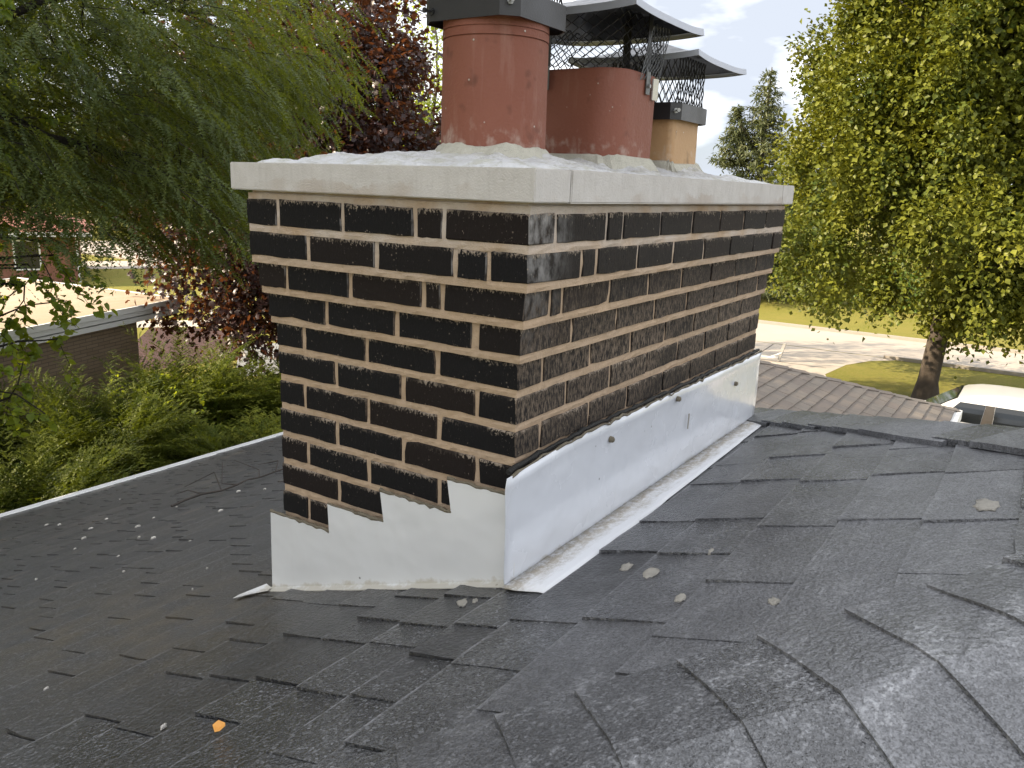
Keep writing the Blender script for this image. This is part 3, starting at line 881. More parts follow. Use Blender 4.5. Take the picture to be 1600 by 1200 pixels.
for c in range(1, 14):
    o = OFF.get(c, 0.0); zb = (5 - c) * P_ + JT / 2; zt = zb + P_ - JT
    if c == 1: zt += .002
    ins = .0032
    # lumpy mortar body of the course
    x0, x1, y0, y1 = -o + ins, LX + o - ins, -o + ins, WY + o - ins
    z0, z1 = zb - JT + .0002, zt + (.0002 if c > 1 else .013)
    nseg = 40
    ring = [(x0, y0 + (y1-y0)*t/nseg) for t in range(nseg, 0, -1)] + [(x0 + (x1-x0)*t/nseg, y0) for t in range(nseg)] + [(x1, y0 + (y1-y0)*t/nseg) for t in range(nseg)] + [(x1 - (x1-x0)*t/nseg, y1) for t in range(nseg)]
    V = []; F = []
    for zz, fl in ((z0, 0), (zb - JT*.5, -1), (zb, 1), ((zb+zt)/2, .4), (zt, 1), (z1, 0)):
        for (x, y) in ring:
            jx = rb.uniform(-.0014, .0014) + fl * .0006
            V.append((x + (jx if x in (x0, x1) else 0), y + (jx if y in (y0, y1) else 0), zz + (rb.uniform(-.0008, .0008) if fl else 0)))
    n = len(ring)
    for l in range(5):
        for k in range(n): F.append((l*n+k, l*n+(k+1) % n, (l+1)*n+(k+1) % n, (l+1)*n+k))
    F.append(tuple(reversed(range(n)))); F.append(tuple(range(5*n, 6*n)))
    mort.add(V, F)
    fj = FJ[c]; rj = RJ.get(c, RJ[8] if c % 2 == 0 else RJ[9])
    hw = lambda key, d: d.get(key, HJ) / 2
    # corner brick
    put_brick(-o, rj[0] - hw((c, rj[0]), RW), -o, fj[0] - hw((c, fj[0]), FW), zb, zt)
    # front face
    ys = fj + [WY + o + HJ/2]
    for a, b in zip(ys[:-1], ys[1:]):
        e0 = hw((c, a), FW); e1 = hw((c, b), FW)
        last = b > WY
        ragged_brick(a + e0 + rb.uniform(-.001, .001), b - e1, zb + rb.uniform(-.0008, .0008), zt + rb.uniform(-.0008, .0008), -o + rb.uniform(-.0015, .001), .085, 'y', rb)
    # long face
    if c <= 9:
        xs = rj + [LX + o + HJ/2]
        for a, b in zip(xs[:-1], xs[1:]):
            e0 = hw((c, a), RW); e1 = hw((c, b), RW)
            if a < .09 and b - a > .03: pass
            ragged_brick(a + e0 + rb.uniform(-.001, .001), b - e1, zb + rb.uniform(-.0008, .0008), zt + rb.uniform(-.0008, .0008), -o + rb.uniform(-.0015, .001), .07, 'x', rb)
mort.make('mortar', MAT['mortar'], chim)

# coping: front slab, two long sides, back slab
def slab(x0, x1, y0, y1, z0, z1, seed):
    r_ = random.Random(seed)
    bm = bmesh.new(); bmesh.ops.create_cube(bm, size=1)
    for v in bm.verts:
        v.co = Vector((x0 + (v.co.x+.5)*(x1-x0), y0 + (v.co.y+.5)*(y1-y0), z0 + (v.co.z+.5)*(z1-z0)))
    bmesh.ops.bevel(bm, geom=list(bm.edges), offset=.0022, segments=2, affect='EDGES')
    for v in bm.verts: v.co += Vector((r_.uniform(-.0006, .0006),) * 3)
    V = [tuple(v.co) for v in bm.verts]; F = [tuple(v.index for v in f.verts) for f in bm.faces]
    bm.free()
    return V, F
OV = .058; CZ0, CZ1 = .351, .4085
for k, b in enumerate([(-OV, .062, -OV, WY+.068), (.0655, 1.405, -OV-.001, .15), (.0655, 1.405, WY-.08, WY+.067), (1.4085, LX+.048, -OV, WY+.068)]):
    V, F = slab(b[0], b[1], b[2], b[3], CZ0, CZ1 + (.0015 if k % 2 else 0), k)
    make('coping_stone', V, F, MAT['limestone'], chim)
g = G(); g.box((-.03, -.03, .3355), (LX+.03, WY+.03, .3508)); g.make('bed_joint', MAT['mortar'], chim)

# mortar crown: sloping, trowelled, lumpy
FL = [(0.295, 0.275, .116), (0.745, 0.275, .135), (1.085, 0.245, .10)]
nx, ny = 130, 64
xs = np.linspace(-.035, LX+.02, nx); ys = np.linspace(-.03, WY+.04, ny)
X, Y = np.meshgrid(xs, ys, indexing='ij')
def vnoise(X, Y, seed, scale):
    r_ = np.random.default_rng(seed); out = np.zeros_like(X); a = 1.0; tot = 0
    for o in range(5):
        n = 64; t = r_.random((n, n)); u = X*scale*2**o; v = Y*scale*2**o
        i = np.floor(u).astype(int); j = np.floor(v).astype(int); fu = u-i; fv = v-j
        fu = fu*fu*(3-2*fu); fv = fv*fv*(3-2*fv)
        w = t[i % n, j % n]*(1-fu)*(1-fv)+t[(i+1) % n, j % n]*fu*(1-fv)+t[i % n, (j+1) % n]*(1-fu)*fv+t[(i+1) % n, (j+1) % n]*fu*fv
        out += a*w; tot += a; a *= .55
    return out/tot
dE = np.minimum.reduce([(X+.035)/.20, (LX+.02-X)/.25, (Y+.03)/.21, (WY+.04-Y)/.21])
Zc = CZ1 - .004 +   .030*np.clip(dE, 0, 1)**.75 + .030*(vnoise(X, Y, 1, 9)-.5) * np.clip(dE*4, 0, 1) + .013*(vnoise(X, Y, 4, 40)-.5)
for (fx, fy, fr) in FL:
    d = np.hypot(X-fx, Y-fy)-fr
    Zc += .018*np.exp(-np.clip(d, 0, 1)/.03)*(0.4+1.2*vnoise(X, Y, 9, 22))
Zc[0, :] = Zc[-1, :] = CZ1-.01; Zc[:, 0] = Zc[:, -1] = CZ1-.01
V = np.stack([X, Y, Zc], -1).reshape(-1, 3)
ii, jj = np.meshgrid(np.arange(nx-1), np.arange(ny-1), indexing='ij')
F = np.stack([ii*ny+jj, (ii+1)*ny+jj, (ii+1)*ny+jj+1, ii*ny+jj+1], -1).reshape(-1, 4)
make('mortar_crown', V, F, MAT['wash'], chim, smooth=True)

def rsq(hx, hy, r, n=8):
    pts = []
    for k, (sx, sy) in enumerate(((1, 1), (-1, 1), (-1, -1), (1, -1))):
        a0 = k * math.pi / 2
        for i in range(n + 1):
            a = a0 + i / n * math.pi / 2
            pts.append((sx*(hx-r) + math.cos(a)*r, sy*(hy-r) + math.sin(a)*r))
    return pts
def flue(name, ctr, poly, z0, prof, mat, label, wall=.018, tilt=(0, 0)):
    """prof: list of (z, scale offset); hollow tile"""
    n = len(poly); V = []; F = []
    def ring(z, d):
        out = []
        for (x, y) in poly:
            L = math.hypot(x, y); f = (L + d) / L
            h = z - z0
            out.append((ctr[0] + x*f + tilt[0]*h, ctr[1] + y*f + tilt[1]*h, z))
        return out
    rings = [ring(z, d) for z, d in prof] + [ring(prof[-1][0] + .001, -wall*.3), ring(prof[-1][0], -wall), ring(z0, -wall)]
    for r_ in rings: V += r_
    for l in range(len(rings)-1):
        for k in range(n): F.append((l*n+k, l*n+(k+1) % n, (l+1)*n+(k+1) % n, (l+1)*n+k))
    o = make(name, V, F, mat, chim, smooth=True); o['label'] = label
    mod = o.modifiers.new('edges', 'EDGE_SPLIT'); mod.split_angle = math.radians(35)
    g = G(); g.add([(ctr[0]+x*.86, ctr[1]+y*.86, z0+.03) for x, y in poly], [tuple(range(n))]); g.make('flue_opening', MAT['hole'], o)
    return o
circ = [(math.cos(2*math.pi*k/56)*.1135, math.sin(2*math.pi*k/56)*.1135) for k in range(56)]
flue('flue_tile', FL[0][:2], circ, .40, [(.40, .002), (.55, .001), (.672, .0), (.6722, -.0028), (.675, -.0028), (.6752, .0005), (.690, .0005), (.6902, -.0022), (.6926, -.0022), (.6928, 0), (.725, 0)], MAT['terracotta'], 'round red clay flue with two grooves near its rim')
flue('flue_tile', FL[1][:2], rsq(.134, .134, .075), .40, [(.40, .004), (.55, .001), (.656, -.001), (.664, -.004)], MAT['terracotta'], 'wide rounded square red clay flue in the middle', tilt=(.012, -.03))
f3 = flue('flue_tile', FL[2][:2], rsq(.1, .1, .02), .40, [(.40, .001), (.56, 0), (.60, 0)], MAT['buff_clay'], 'small buff clay flue at the far end')
# lumpy mortar collars round the flue feet
for k, ((fx, fy, fr), poly) in enumerate(zip(FL, (circ, rsq(.136, .136, .075), rsq(.102, .102, .02)))):
    r_ = random.Random(40+k); n = len(poly); V = []; F = []
    hs = [r_.uniform(.008, .026) for _ in range(n)]
    hs = [(hs[i]+hs[i-1]+hs[(i+1) % n])/3 for i in range(n)]
    for lv in range(4):
        for i, (x, y) in enumerate(poly):
            L = math.hypot(x, y); d = (.034, .019, .0075, -.004)[lv] * (1 if lv == 3 else r_.uniform(.75, 1.3)); f = (L+d)/L
            V.append((fx+x*f, fy+y*f, (.422, .438, .444, .446)[lv] + (0, .25, .75, 1)[lv]*hs[i] + r_.uniform(-.002, .002)))
    for l in range(3):
        for i in range(n): F.append((l*n+i, l*n+(i+1) % n, (l+1)*n+(i+1) % n, (l+1)*n+i))
    make('mortar_collar', V, F, simple('collar_mortar%d' % k, (0.60, 0.58, 0.49), .95, 0, .2, 50, .006), chim)

# ---- flashings
fx_ = -.0135
prof = [(.684, -.404), (.487, -.404), (.4905, -.337), (.3205, -.337), (.331, -.266), (.139, -.268), (.150, -.199), (-.0165, -.197), (-.0165, -.3895), (.688, -.6165)]
def plate(pts2, x0, x1):
    n = len(pts2); V = [(x0, y, z) for y, z in pts2] + [(x1, y, z) for y, z in pts2]
    F = [tuple(range(n)), tuple(reversed(range(n, 2*n)))] + [(i, n+i, n+(i+1) % n, (i+1) % n) for i in range(n)]
    return V, F
V, F = plate(prof, fx_ - .0012, fx_ + .0012)
ff = make('front_flashing', V, F, MAT['flash'], chim); ff['label'] = 'white stepped counterflashing on the short face'
g = G()   # turned-out foot along the shingles
g.hexa([(fx_-.018, -.022, zmain(0,-.022)+.004), (fx_-.0015, -.022, zmain(0,-.022)+.004), (fx_-.0015, .692, zmain(0,.692)+.004), (fx_-.018, .692, zmain(0,.692)+.004),
        (fx_-.018, -.022, zmain(0,-.022)+.0065), (fx_-.0015, -.022, zmain(0,-.022)+.012), (fx_-.0015, .692, zmain(0,.692)+.012), (fx_-.018, .692, zmain(0,.692)+.0065)])
g.make('foot', MAT['flash'], ff)
# loose snipped end at the lower left
g = G(); a0 = Vector((-.02, .685, zmain(0, .685)+.012))
g.add([a0, a0+Vector((-.055, .055, -.014)), a0+Vector((-.075, .05, -.012)), a0+Vector((-.05, .02, -.002)), a0+Vector((-.02, -.01, .004)), a0+Vector((.01, .03, -.003))], [(0, 1, 2, 3, 4), (0, 5, 1)])
o = g.make('snipped_end', MAT['flash'], ff); o.modifiers.new('t', 'SOLIDIFY').thickness = .0012
# brown sealant bead following the steps
g = G()
for a, b in zip(prof[:7], prof[1:8]):
    n = 14; pts = []
    for k in range(n+1):
        t = k/n; pts.append((fx_+.001+rb.uniform(-.001, .001), a[0]+(b[0]-a[0])*t, a[1]+(b[1]-a[1])*t+rb.uniform(-.001, .003)))
    if abs(a[1]-b[1]) < .02: g.tube(pts, [rb.uniform(.0025, .0055) for _ in pts], 5)
g.make('sealant_bead', MAT['sealant'], ff)
# long side panel: folded sheet with a gentle wave, kicked out at the top
nx, nz = 60, 10; V = []; F = []
for i in range(nx+1):
    x = -.045 + (1.495+.045)*i/nx
    zt = -.146 + .016*math.sin(min(1, (x+.045)/.3)*math.pi/2) - .006*x
    for k in range(nz+1):
        t = k/nz; z = -.3835 + (zt+.3835)*t
        y = -.0155 - .003*math.sin(x*5.1+t*2) * math.sin(math.pi*t) - .002*math.sin(x*13+1.0)*t - (.006*max(0, t-.88)/.12) - .006*max(0, .06-t)/.06
        xx = x - .012*(t) * (1 if i == 0 else 0)
        V.append((xx, y, z))
for i in range(nx):
    for k in range(nz):
        q = i*(nz+1)+k; F.append((q, q+nz+1, q+nz+2, q+1))
sf = make('side_flashing', V, F, MAT['flash_side'], chim, smooth=True); sf['label'] = 'glossy white flashing along the long face, sky blue tinted in'
sf.modifiers.new('t', 'SOLIDIFY').thickness = .0016
# flange on the shingles
V = []; F = []; n = 40
for i in range(n+1):
    x = -.06 + (1.50+.06)*i/n
    wy = -.118 + .034*max(0, (x-.2))/1.3
    for k, yy in enumerate((-.0185, -.05, wy*.85, wy)):
        V.append((x - (.0 if k < 3 else .004), yy, zmain(x, yy) + (.0165 if k == 0 else hsh(x, yy) + (.0045, .0035, .0026)[k-1]) + rb.uniform(-.0003, .0003)))
for i in range(n):
    for k in range(3): q = i*4+k; F.append((q, q+1, q+5, q+4))
fl = make('flange', V, F, MAT['flange'], sf, smooth=True)
fl.modifiers.new('t', 'SOLIDIFY').thickness = .0016
# black tar and sealant along the top of the side panel
g = G(); pts = []; rad = []
for i in range(70):
    x = -.04 + 1.53*i/69
    zt = -.146 + .016*math.sin(min(1, (x+.045)/.3)*math.pi/2) - .006*x
    pts.append((x, -.011 + rb.uniform(-.002, .001), zt+.004+rb.uniform(-.002, .004))); rad.append(rb.uniform(.0035, .0062))
g.tube(pts, rad, 6); g.make('tar_bead', MAT['tar'], sf)
g = G(); pts = [(x, y-.009, z-.0045+rb.uniform(-.002, .002)) for x, y, z in pts]; g.tube(pts, [rb.uniform(.0018, .0042) for _ in pts], 5); g.make('sealant_bead', MAT['sealant'], sf)
for sx, sz in ((.376, -.176), (.769, -.159), (1.25, -.205)):
    g = G(); n = 10
    g.tube([(sx, -.016, sz), (sx, -.0235, sz), (sx, -.0265, sz)], [.0075, .007, .004], n); g.make('screw', MAT['sealant'], sf)
# pale mud smear scratch
g = G(); g.hexa([(.853, -.0215, -.262), (.858, -.0215, -.262), (.857, -.019, -.262), (.854, -.019, -.262), (.851, -.0225, -.218), (.858, -.0225, -.218), (.857, -.02, -.218), (.853, -.02, -.218)])
g.make('mud_smear', MAT['splat'], sf)
# split brick, and a dark slot behind the lifted tab
# ================================================================== CHIMNEY CAPS
def diamond_panel(g, O, U, Vv, w, h, cw, ch, r=.0016, skew=0):
    """expanded metal: zig-zag strands between O and O+U*w, O+V*h"""
    nu = max(2, round(w/cw)); cw = w/nu; nv = max(2, round(h/ch)); ch = h/nv
    out = U.cross(Vv).normalized()
    for i in range(nu+1):
        for s in (-1, 1):
            pts = []
            for k in range(2*nv+1):
                side = (1 if (k % 2 == 0) else -1) * s
                u = i*cw + side*cw*.25 + (cw*.25 if False else 0)
                # strands meet their neighbours at alternate half cells
                u = i*cw + (cw*.5*(1-abs((k % 2)))*0 + (cw*.46 if (k % 2) else .04*cw))*s
                u = min(max(u, 0), w)
                pts.append(O + U*u + Vv*(k*ch*.5) + out*(.0006*s))
            if all((p-pts[0]).dot(U) == 0 for p in pts): continue
            g.tube(pts, r, 4, False)
def hood(cx, cy, z, h, rise, lift, hem, name, parent, mat):
    n = 20; V = []; F = []
    for i in range(n+1):
        for j in range(n+1):
            u, v = -1+2*i/n, -1+2*j/n
            m = max(abs(u), abs(v)); c = (abs(u)*abs(v))
            V.append((cx+u*h, cy+v*h, z + rise*(1-m)**1.15 + lift*(c**3) - .004*(m**6)))
    for i in range(n):
        for j in range(n): q = i*(n+1)+j; F.append((q, q+n+1, q+n+2, q+1))
    rim = [i*(n+1) for i in range(n+1)] + [n*(n+1)+j for j in range(1, n+1)] + [i*(n+1)+n for i in range(n-1, -1, -1)] + [j for j in range(n-1, 0, -1)]
    o = make(name, V, F, mat, parent, smooth=False); md = o.modifiers.new('t', 'SOLIDIFY'); md.thickness = .0014
    m = len(rim); HV = []
    for k in rim: HV.append((cx+(V[k][0]-cx)*1.008, cy+(V[k][1]-cy)*1.008, V[k][2]+.003))
    for k in rim: HV.append((cx+(V[k][0]-cx)*1.02, cy+(V[k][1]-cy)*1.02, V[k][2]-hem))
    HF = [(k, (k+1) % m, m+(k+1) % m, m+k) for k in range(m)]
    hm = make('hem', HV, HF, MAT['hem'], o); md = hm.modifiers.new('t', 'SOLIDIFY'); md.thickness = .0014
    return o
MAT['hem'] = simple('pale_folded_hem', (0.42, 0.44, 0.49), 0.35, 0.3, 0.1, 20)
def build_hoodmat():
    m = N('weathered_black_hood'); p = m.pos()
    b = m.noise(p, 25, 4)
    m.col(m.mix(b, (0.016, 0.016, 0.018), (0.032, 0.032, 0.035))); m.rough(m.ramp(b, .3, .7, .26, .42)); m.spec(.6)
    return m.m
MAT['hood'] = build_hoodmat()
def collar_cap(ctr, half, chamf, zb, hb_, mesh_h, hood_half, rise, lift, label, cw, ch, screws):
    root = empty('chimney_cap', (ctr[0], ctr[1], zb), label, 'chimney cap', 'black mesh chimney caps')
    h, c = half, chamf
    oct_ = [(h, -h+c), (h, h-c), (h-c, h), (-h+c, h), (-h, h-c), (-h, -h+c), (-h+c, -h), (h-c, -h)]
    V = []; F = []; n = 8
    for (d, z) in ((0, zb), (0, zb+hb_), (-.004, zb+hb_+.002), (-.028, zb+hb_+.002), (-.028, zb+hb_-.002), (-.003, zb+hb_-.002), (-.003, zb)):
        for x, y in oct_:
            L = math.hypot(x, y); f = (L+d)/L; V.append((ctr[0]+x*f, ctr[1]+y*f, z))
    for l in range(6):
        for k in range(n): F.append((l*n+k, l*n+(k+1) % n, (l+1)*n+(k+1) % n, (l+1)*n+k))
    for k in range(n): F.append((6*n+k, 6*n+(k+1) % n, (k+1) % n, k))
    make('collar', V, F, MAT['black'], root)
    mh = half*.86; z0 = zb+hb_+.002
    for (ox, oy, ux, uy) in ((-mh, -mh, 1, 0), (mh, -mh, 0, 1), (mh, mh, -1, 0), (-mh, mh, 0, -1)):
        g = G()
        diamond_panel(g, Vector((ctr[0]+ox, ctr[1]+oy, z0)), Vector((ux, uy, 0)), Vector((0, 0, 1)), 2*mh, mesh_h, cw, ch)
        g.make('mesh_screen', MAT['black'], root)
    hd = hood(ctr[0], ctr[1], z0+mesh_h-.012, hood_half, rise, lift, .012, 'hood', root, MAT['hood'])
    for (px_, py_, pz_, dx_, dy_) in screws:
        g = G(); a = Vector((ctr[0]+px_, ctr[1]+py_, pz_)); d = Vector((dx_, dy_, 0)).normalized()
        g.tube([a - d*.02, a + d*.022], .0022, 6); g.tube([a + d*.018, a + d*.023], .0055, 6); g.tube([a + d*.0005, a+d*.004], .0075, 6)
        g.make('screw', MAT['steel'] if abs(dx_)+abs(dy_) > 1.2 else MAT['black'], root)
    return root
c1 = FL[0]
collar_cap(c1[:2], .119, .03, .704, .05, .17, .235, .07, .012, 'black mesh cap on the tall round red flue, cut off by the frame', .021, .04,
           [(-.104, -.104, .731, -1, -1), (-.119, .08, .722, -1, .15)])
c3 = FL[2]
collar_cap(c3[:2], .119, .024, .572, .044, .125, .190, .065, .008, 'black mesh cap on the small buff flue farthest back', .021, .044,
           [(.119, -.05, .584, 1, -.1), (-.105, -.105, .596, -1, -1)])
# middle cap: bent strap legs clipped on the flue rim, coarse mesh skirt, wide hood
c2 = FL[1]
r2_ = empty('chimney_cap', (c2[0], c2[1], .684), 'wide black hood on strap legs over the middle red flue', 'chimney cap', 'black mesh chimney caps')
zh = .79
hood(c2[0], c2[1], zh, .205, .065, .008, .014, 'hood', r2_, MAT['hood'])
for (x, y) in ((-.135, .06), (.02, -.137), (.137, -.02), (-.03, .137)):
    d = Vector((x, y, 0)); d = Vector((math.copysign(1, x), 0, 0)) if abs(x) > abs(y) else Vector((0, math.copysign(1, y), 0))
    t = Vector((-d.y, d.x, 0)) * .011; a = Vector((c2[0]+x, c2[1]+y, 0)) + d*.004
    g = G()
    def strap(p, q):
        g.hexa([p-t, p+t, p+t+d*.0025, p-t+d*.0025, q-t, q+t, q+t+d*.0025, q-t+d*.0025])
    strap(a+Vector((0, 0, .67)), a+Vector((0, 0, zh+.03)))
    g.make('leg', MAT['black'], r2_)
    g = G(); strap(a+d*.003+Vector((0, 0, .615)), a+d*.003+Vector((0, 0, .669)))
    clip = g.make('clip', MAT['galv'], r2_)
    g = G(); cc = a+d*.0055+Vector((0, 0, .635)); g.tube([cc, cc+d*.006], .005, 6); g.make('screw', MAT['steel'], clip)
mh = .128; z0 = .67
for (ox, oy, ux, uy) in ((-mh, -mh, 1, 0), (mh, -mh, 0, 1), (mh, mh, -1, 0), (-mh, mh, 0, -1)):
    g = G(); diamond_panel(g, Vector((c2[0]+ox, c2[1]+oy, z0)), Vector((ux, uy, 0)), Vector((0, 0, 1)), 2*mh, zh-z0+.005, .042, .024, .0019)
    g.make('mesh_screen', MAT['black'], r2_)
# bent torn corner of the mesh and the bright tag clipped on the rim
g = G(); diamond_panel(g, Vector((c2[0]-.03, c2[1]-.147, .645)), Vector((.82, .10, .10)).normalized(), Vector((.18, -.12, .95)).normalized(), .15, .13, .026, .026, .0011)
g.make('bent_mesh', MAT['galv'], r2_)
g = G(); a = Vector((c2[0]+.048, c2[1]-.147, .655))
g.hexa([a+Vector(v) for v in ((0, 0, -.05), (.024, -.004, -.05), (.024, -.001, -.05), (0, .003, -.05), (-.012, -.006, 0), (.012, -.010, 0), (.012, -.007, 0), (-.012, -.003, 0))])
g.make('metal_tab', simple('bright_tin', (0.62, 0.63, 0.65), .35, .6, .15, 50), r2_)

# ================================================================== TREES
def unit(a): return a / np.maximum(np.linalg.norm(a, axis=-1, keepdims=True), 1e-9)
def leaf_cloud(P, D, Nn, L, W, fold=.18):
    """folded kite leaves; P base, D direction, Nn normal"""
    n = len(P); S_ = unit(np.cross(D, Nn)); Nn = unit(np.cross(S_, D))
    L = np.broadcast_to(np.asarray(L, float), (n,))[:, None]; W = np.broadcast_to(np.asarray(W, float), (n,))[:, None]
    V = np.empty((n, 4, 3))
    V[:, 0] = P; V[:, 1] = P + D*L*.45 + S_*W*.5 + Nn*W*fold; V[:, 2] = P + D*L - Nn*L*.12; V[:, 3] = P + D*L*.45 - S_*W*.5 + Nn*W*fold
    b = np.arange(n)[:, None]*4
    F = np.concatenate([b + np.array([[0, 1, 2]]), b + np.array([[0, 2, 3]])], 0)
    return V.reshape(-1, 3), F
def lobed_cloud(P, D, Nn, L):
    """broad lobed (maple-like) leaves: 5 points, 5 triangles"""
    n = len(P); S_ = unit(np.cross(D, Nn)); Nn = unit(np.cross(S_, D)); L = np.broadcast_to(np.asarray(L, float), (n,))[:, None]
    pts = [(0, 0, 0), (.25, .52, .05), (.42, .24, .1), (.72, .44, 0), (1.0, 0, -.1), (.72, -.44, 0), (.42, -.24, .1), (.25, -.52, .05)]
    V = np.stack([P + D*L*a + S_*L*b + Nn*L*c for a, b, c in pts], 1)
    tri = np.array([[0, 1, 2], [2, 3, 4], [0, 2, 4], [0, 4, 6], [6, 4, 5], [0, 6, 7]])
    F = (np.arange(n)[:, None, None]*8 + tri[None]).reshape(-1, 3)
    return V.reshape(-1, 3), F
def fronds(P, D, Nn, L, pairs, lw, ll, droop=.15):
    """pinnate sprays: rachis with pairs of narrow leaflets (one triangle each)"""
    n = len(P); S_ = unit(np.cross(D, Nn)); Nn = unit(np.cross(S_, D)); L = np.broadcast_to(np.asarray(L, float), (n,))[:, None]
    parts = []
    for k in range(pairs):
        t = (k + .6) / pairs
        c = P + D*L*t - np.array([0, 0, 1.0])*L*droop*t*t
        sz = ll * (1 - .55*abs(t-.45))
        for s in (-1, 1):
            dirn = unit(D*.55 + S_*s + rng.normal(0, .28, (n, 3)))
            tip = c + dirn*L*sz
            w = D*L*lw
            parts.append(np.stack([c - w*.5, c + w*.5, tip + w*.1], 1))
    w = Nn*0 + S_*L*.006
    end = P + D*L - np.array([0, 0, 1.0])*L*droop
    parts.append(np.stack([P - w, P + w, end], 1))
    V = np.concatenate(parts, 0).reshape(-1, 3)
    F = np.arange(len(V)).reshape(-1, 3)
    return V, F
def rand_unit(n): return unit(rng.normal(0, 1, (n, 3)))

def limb(g, p0, p1, r0, r1, bend=.12, n=7, sides=6):
    p0, p1 = Vector(p0), Vector(p1); L = (p1-p0).length; pts = []; rad = []
    off = Vector(rng.normal(0, 1, 3)) * L * bend
    for k in range(n+1):
        t = k/n; pts.append(p0.lerp(p1, t) + off*math.sin(math.pi*t) + Vector(rng.normal(0, .012*L, 3))*(0 < k < n)); rad.append(r0 + (r1-r0)*t**.8)
    g.tube(pts, rad, sides); return pts

def clump_tree(name, base, ctr, semi, nclump, per, lsize, mats, label, cat, trunk_r, group=None, csize=.55, prof=None, shape='kite', fork=.35, shell=.5, upright=.5, cut=None, limbs=16, lfrac=.8, parents=0, pspread=1.0, droop=-.25, align=.35, core=0, boughs=0):
    root = empty(name, base, label, cat, group)
    ctr = np.array(ctr, float); semi = np.array(semi, float)
    C_ = []
    PAR = None; BOU = None
    while len(C_) < nclump:
        if boughs and boughs <= len(C_) < parents:
            if BOU is None: BOU = np.array(C_)
            c = BOU[rng.integers(boughs)] + rng.normal(0, 1, 3)*np.array([.62, .62, .8])
            if cut is not None and not cut(c): continue
            C_.append(c); continue
        if parents and len(C_) >= parents:
            if PAR is None: PAR = np.array(C_)
            c = PAR[rng.integers(len(PAR))] + rng.normal(0, 1, 3)*np.array([.42, .42, .62])*pspread
            if cut is not None and not cut(c): continue
            C_.append(c); continue
        d = rand_unit(1)[0]; rr = (shell + (1-shell)*rng.random()) if rng.random() < .8 else rng.random()
        q = d*rr
        if prof is not None:
            h = q[2]*.5+.5
            s = prof(h); q = np.array([q[0]*s/max(.05, math.sqrt(max(1e-4, 1-q[2]**2))), q[1]*s/max(.05, math.sqrt(max(1e-4, 1-q[2]**2))), q[2]])
        c = ctr + q*semi
        c += rng.normal(0, .12, 3)*semi*.35
        if cut is not None and not cut(c): continue
        C_.append(c)
    C_ = np.array(C_)
    sz = csize*rng.uniform(.55, 1.35, nclump)
    m = rng.poisson(per, nclump)*1
    idx = np.repeat(np.arange(nclump), m); n = len(idx)
    loc = rng.normal(0, .5, (n, 3)); loc[:, 2] *= (1+upright)
    outd = unit((C_-ctr)/semi)
    P = C_[idx] + loc*sz[idx][:, None]
    D = unit(outd[idx]*.5 + unit(loc)*.6 + rng.normal(0, .5, (n, 3)) + np.array([0, 0, droop]))
    Nn = unit(outd[idx]*.35 + unit(loc)*align + np.array([0, 0, .7]) + rng.normal(0, .5 - .12*align, (n, 3)))
    Ls = lsize*rng.uniform(.6, 1.3, n)
    if core:
        q = rand_unit(core)*(rng.random((core, 1))**.4)*.72
        if prof is not None:
            sc = np.array([prof(h) for h in q[:, 2]*.5/.72+.5])/np.maximum(.05, np.sqrt(np.maximum(1e-4, 1-(q[:, 2]/.72)**2)))
            q[:, 0] *= sc; q[:, 1] *= sc
        P = np.concatenate([P, ctr + q*semi]); D = np.concatenate([D, rand_unit(core)]); Nn = np.concatenate([Nn, rand_unit(core)]); Ls = np.concatenate([Ls, lsize*1.5*rng.uniform(.7, 1.2, core)])
    if shape == 'lobed': V, F = lobed_cloud(P, D, Nn, Ls)
    else: V, F = leaf_cloud(P, D, Nn, Ls, Ls*lfrac)
    make('crown', V, F, mats[0], root)
    g = G()
    b = Vector(base); top = Vector(ctr) + Vector((0, 0, semi[2]*.55)); fk = b.lerp(top, fork)
    fk.z = b.z + (top.z-b.z)*fork
    g.tube([b - Vector((0, 0, .15)), b + Vector((0, 0, .05)), b + Vector((0, 0, .5)), b.lerp(fk, .6), fk], [trunk_r*1.75, trunk_r*1.45, trunk_r*1.08, trunk_r, trunk_r*.88], 12)
    pts = limb(g, fk, top, trunk_r*.8, trunk_r*.15, .04, 9, 8)
    far = C_[rng.choice(nclump, min(limbs, nclump), replace=False)]
    for q in far:
        q = Vector(q); k = int(rng.integers(0, 6)); st = pts[k]
        if q.z < st.z: st = pts[0]
        e = limb(g, st, q, trunk_r*.34, trunk_r*.05, .08)
        for _ in range(2):
            q2 = Vector(C_[np.argmin(np.linalg.norm(C_-np.array(q)-rng.normal(0, .8, 3), axis=1))]); limb(g, e[4], q2, trunk_r*.12, trunk_r*.02, .1, 5, 5)
    g.make('trunk', mats[1], root, smooth=True)
    return root

# big street maple on the right
mp = lambda h: (min(1.0, (h/.16)**.55) if h > 0 else 0.05)*max(.03, (1-max(0, h-.25)**2.0/.42))**.55
clump_tree('maple_tree', (23.7, 1.6, GZ), (24.5, .95, 5.0), (4.95, 4.95, 8.2), 3300, 98, .132, (MAT['maple'], MAT['bark']), 'big green maple with sunlit clumps standing on the front lawn', 'tree', .25, csize=.37, prof=mp, fork=.22, shell=.80, upright=.75, limbs=26, parents=330, pspread=.85, droop=.15, align=1.2, core=42000, boughs=115, cut=lambda c: c[2] > -3.05 + .17*math.hypot(c[0]-24.0, c[1]-1.2)*(c[0]-24.0 < 1))
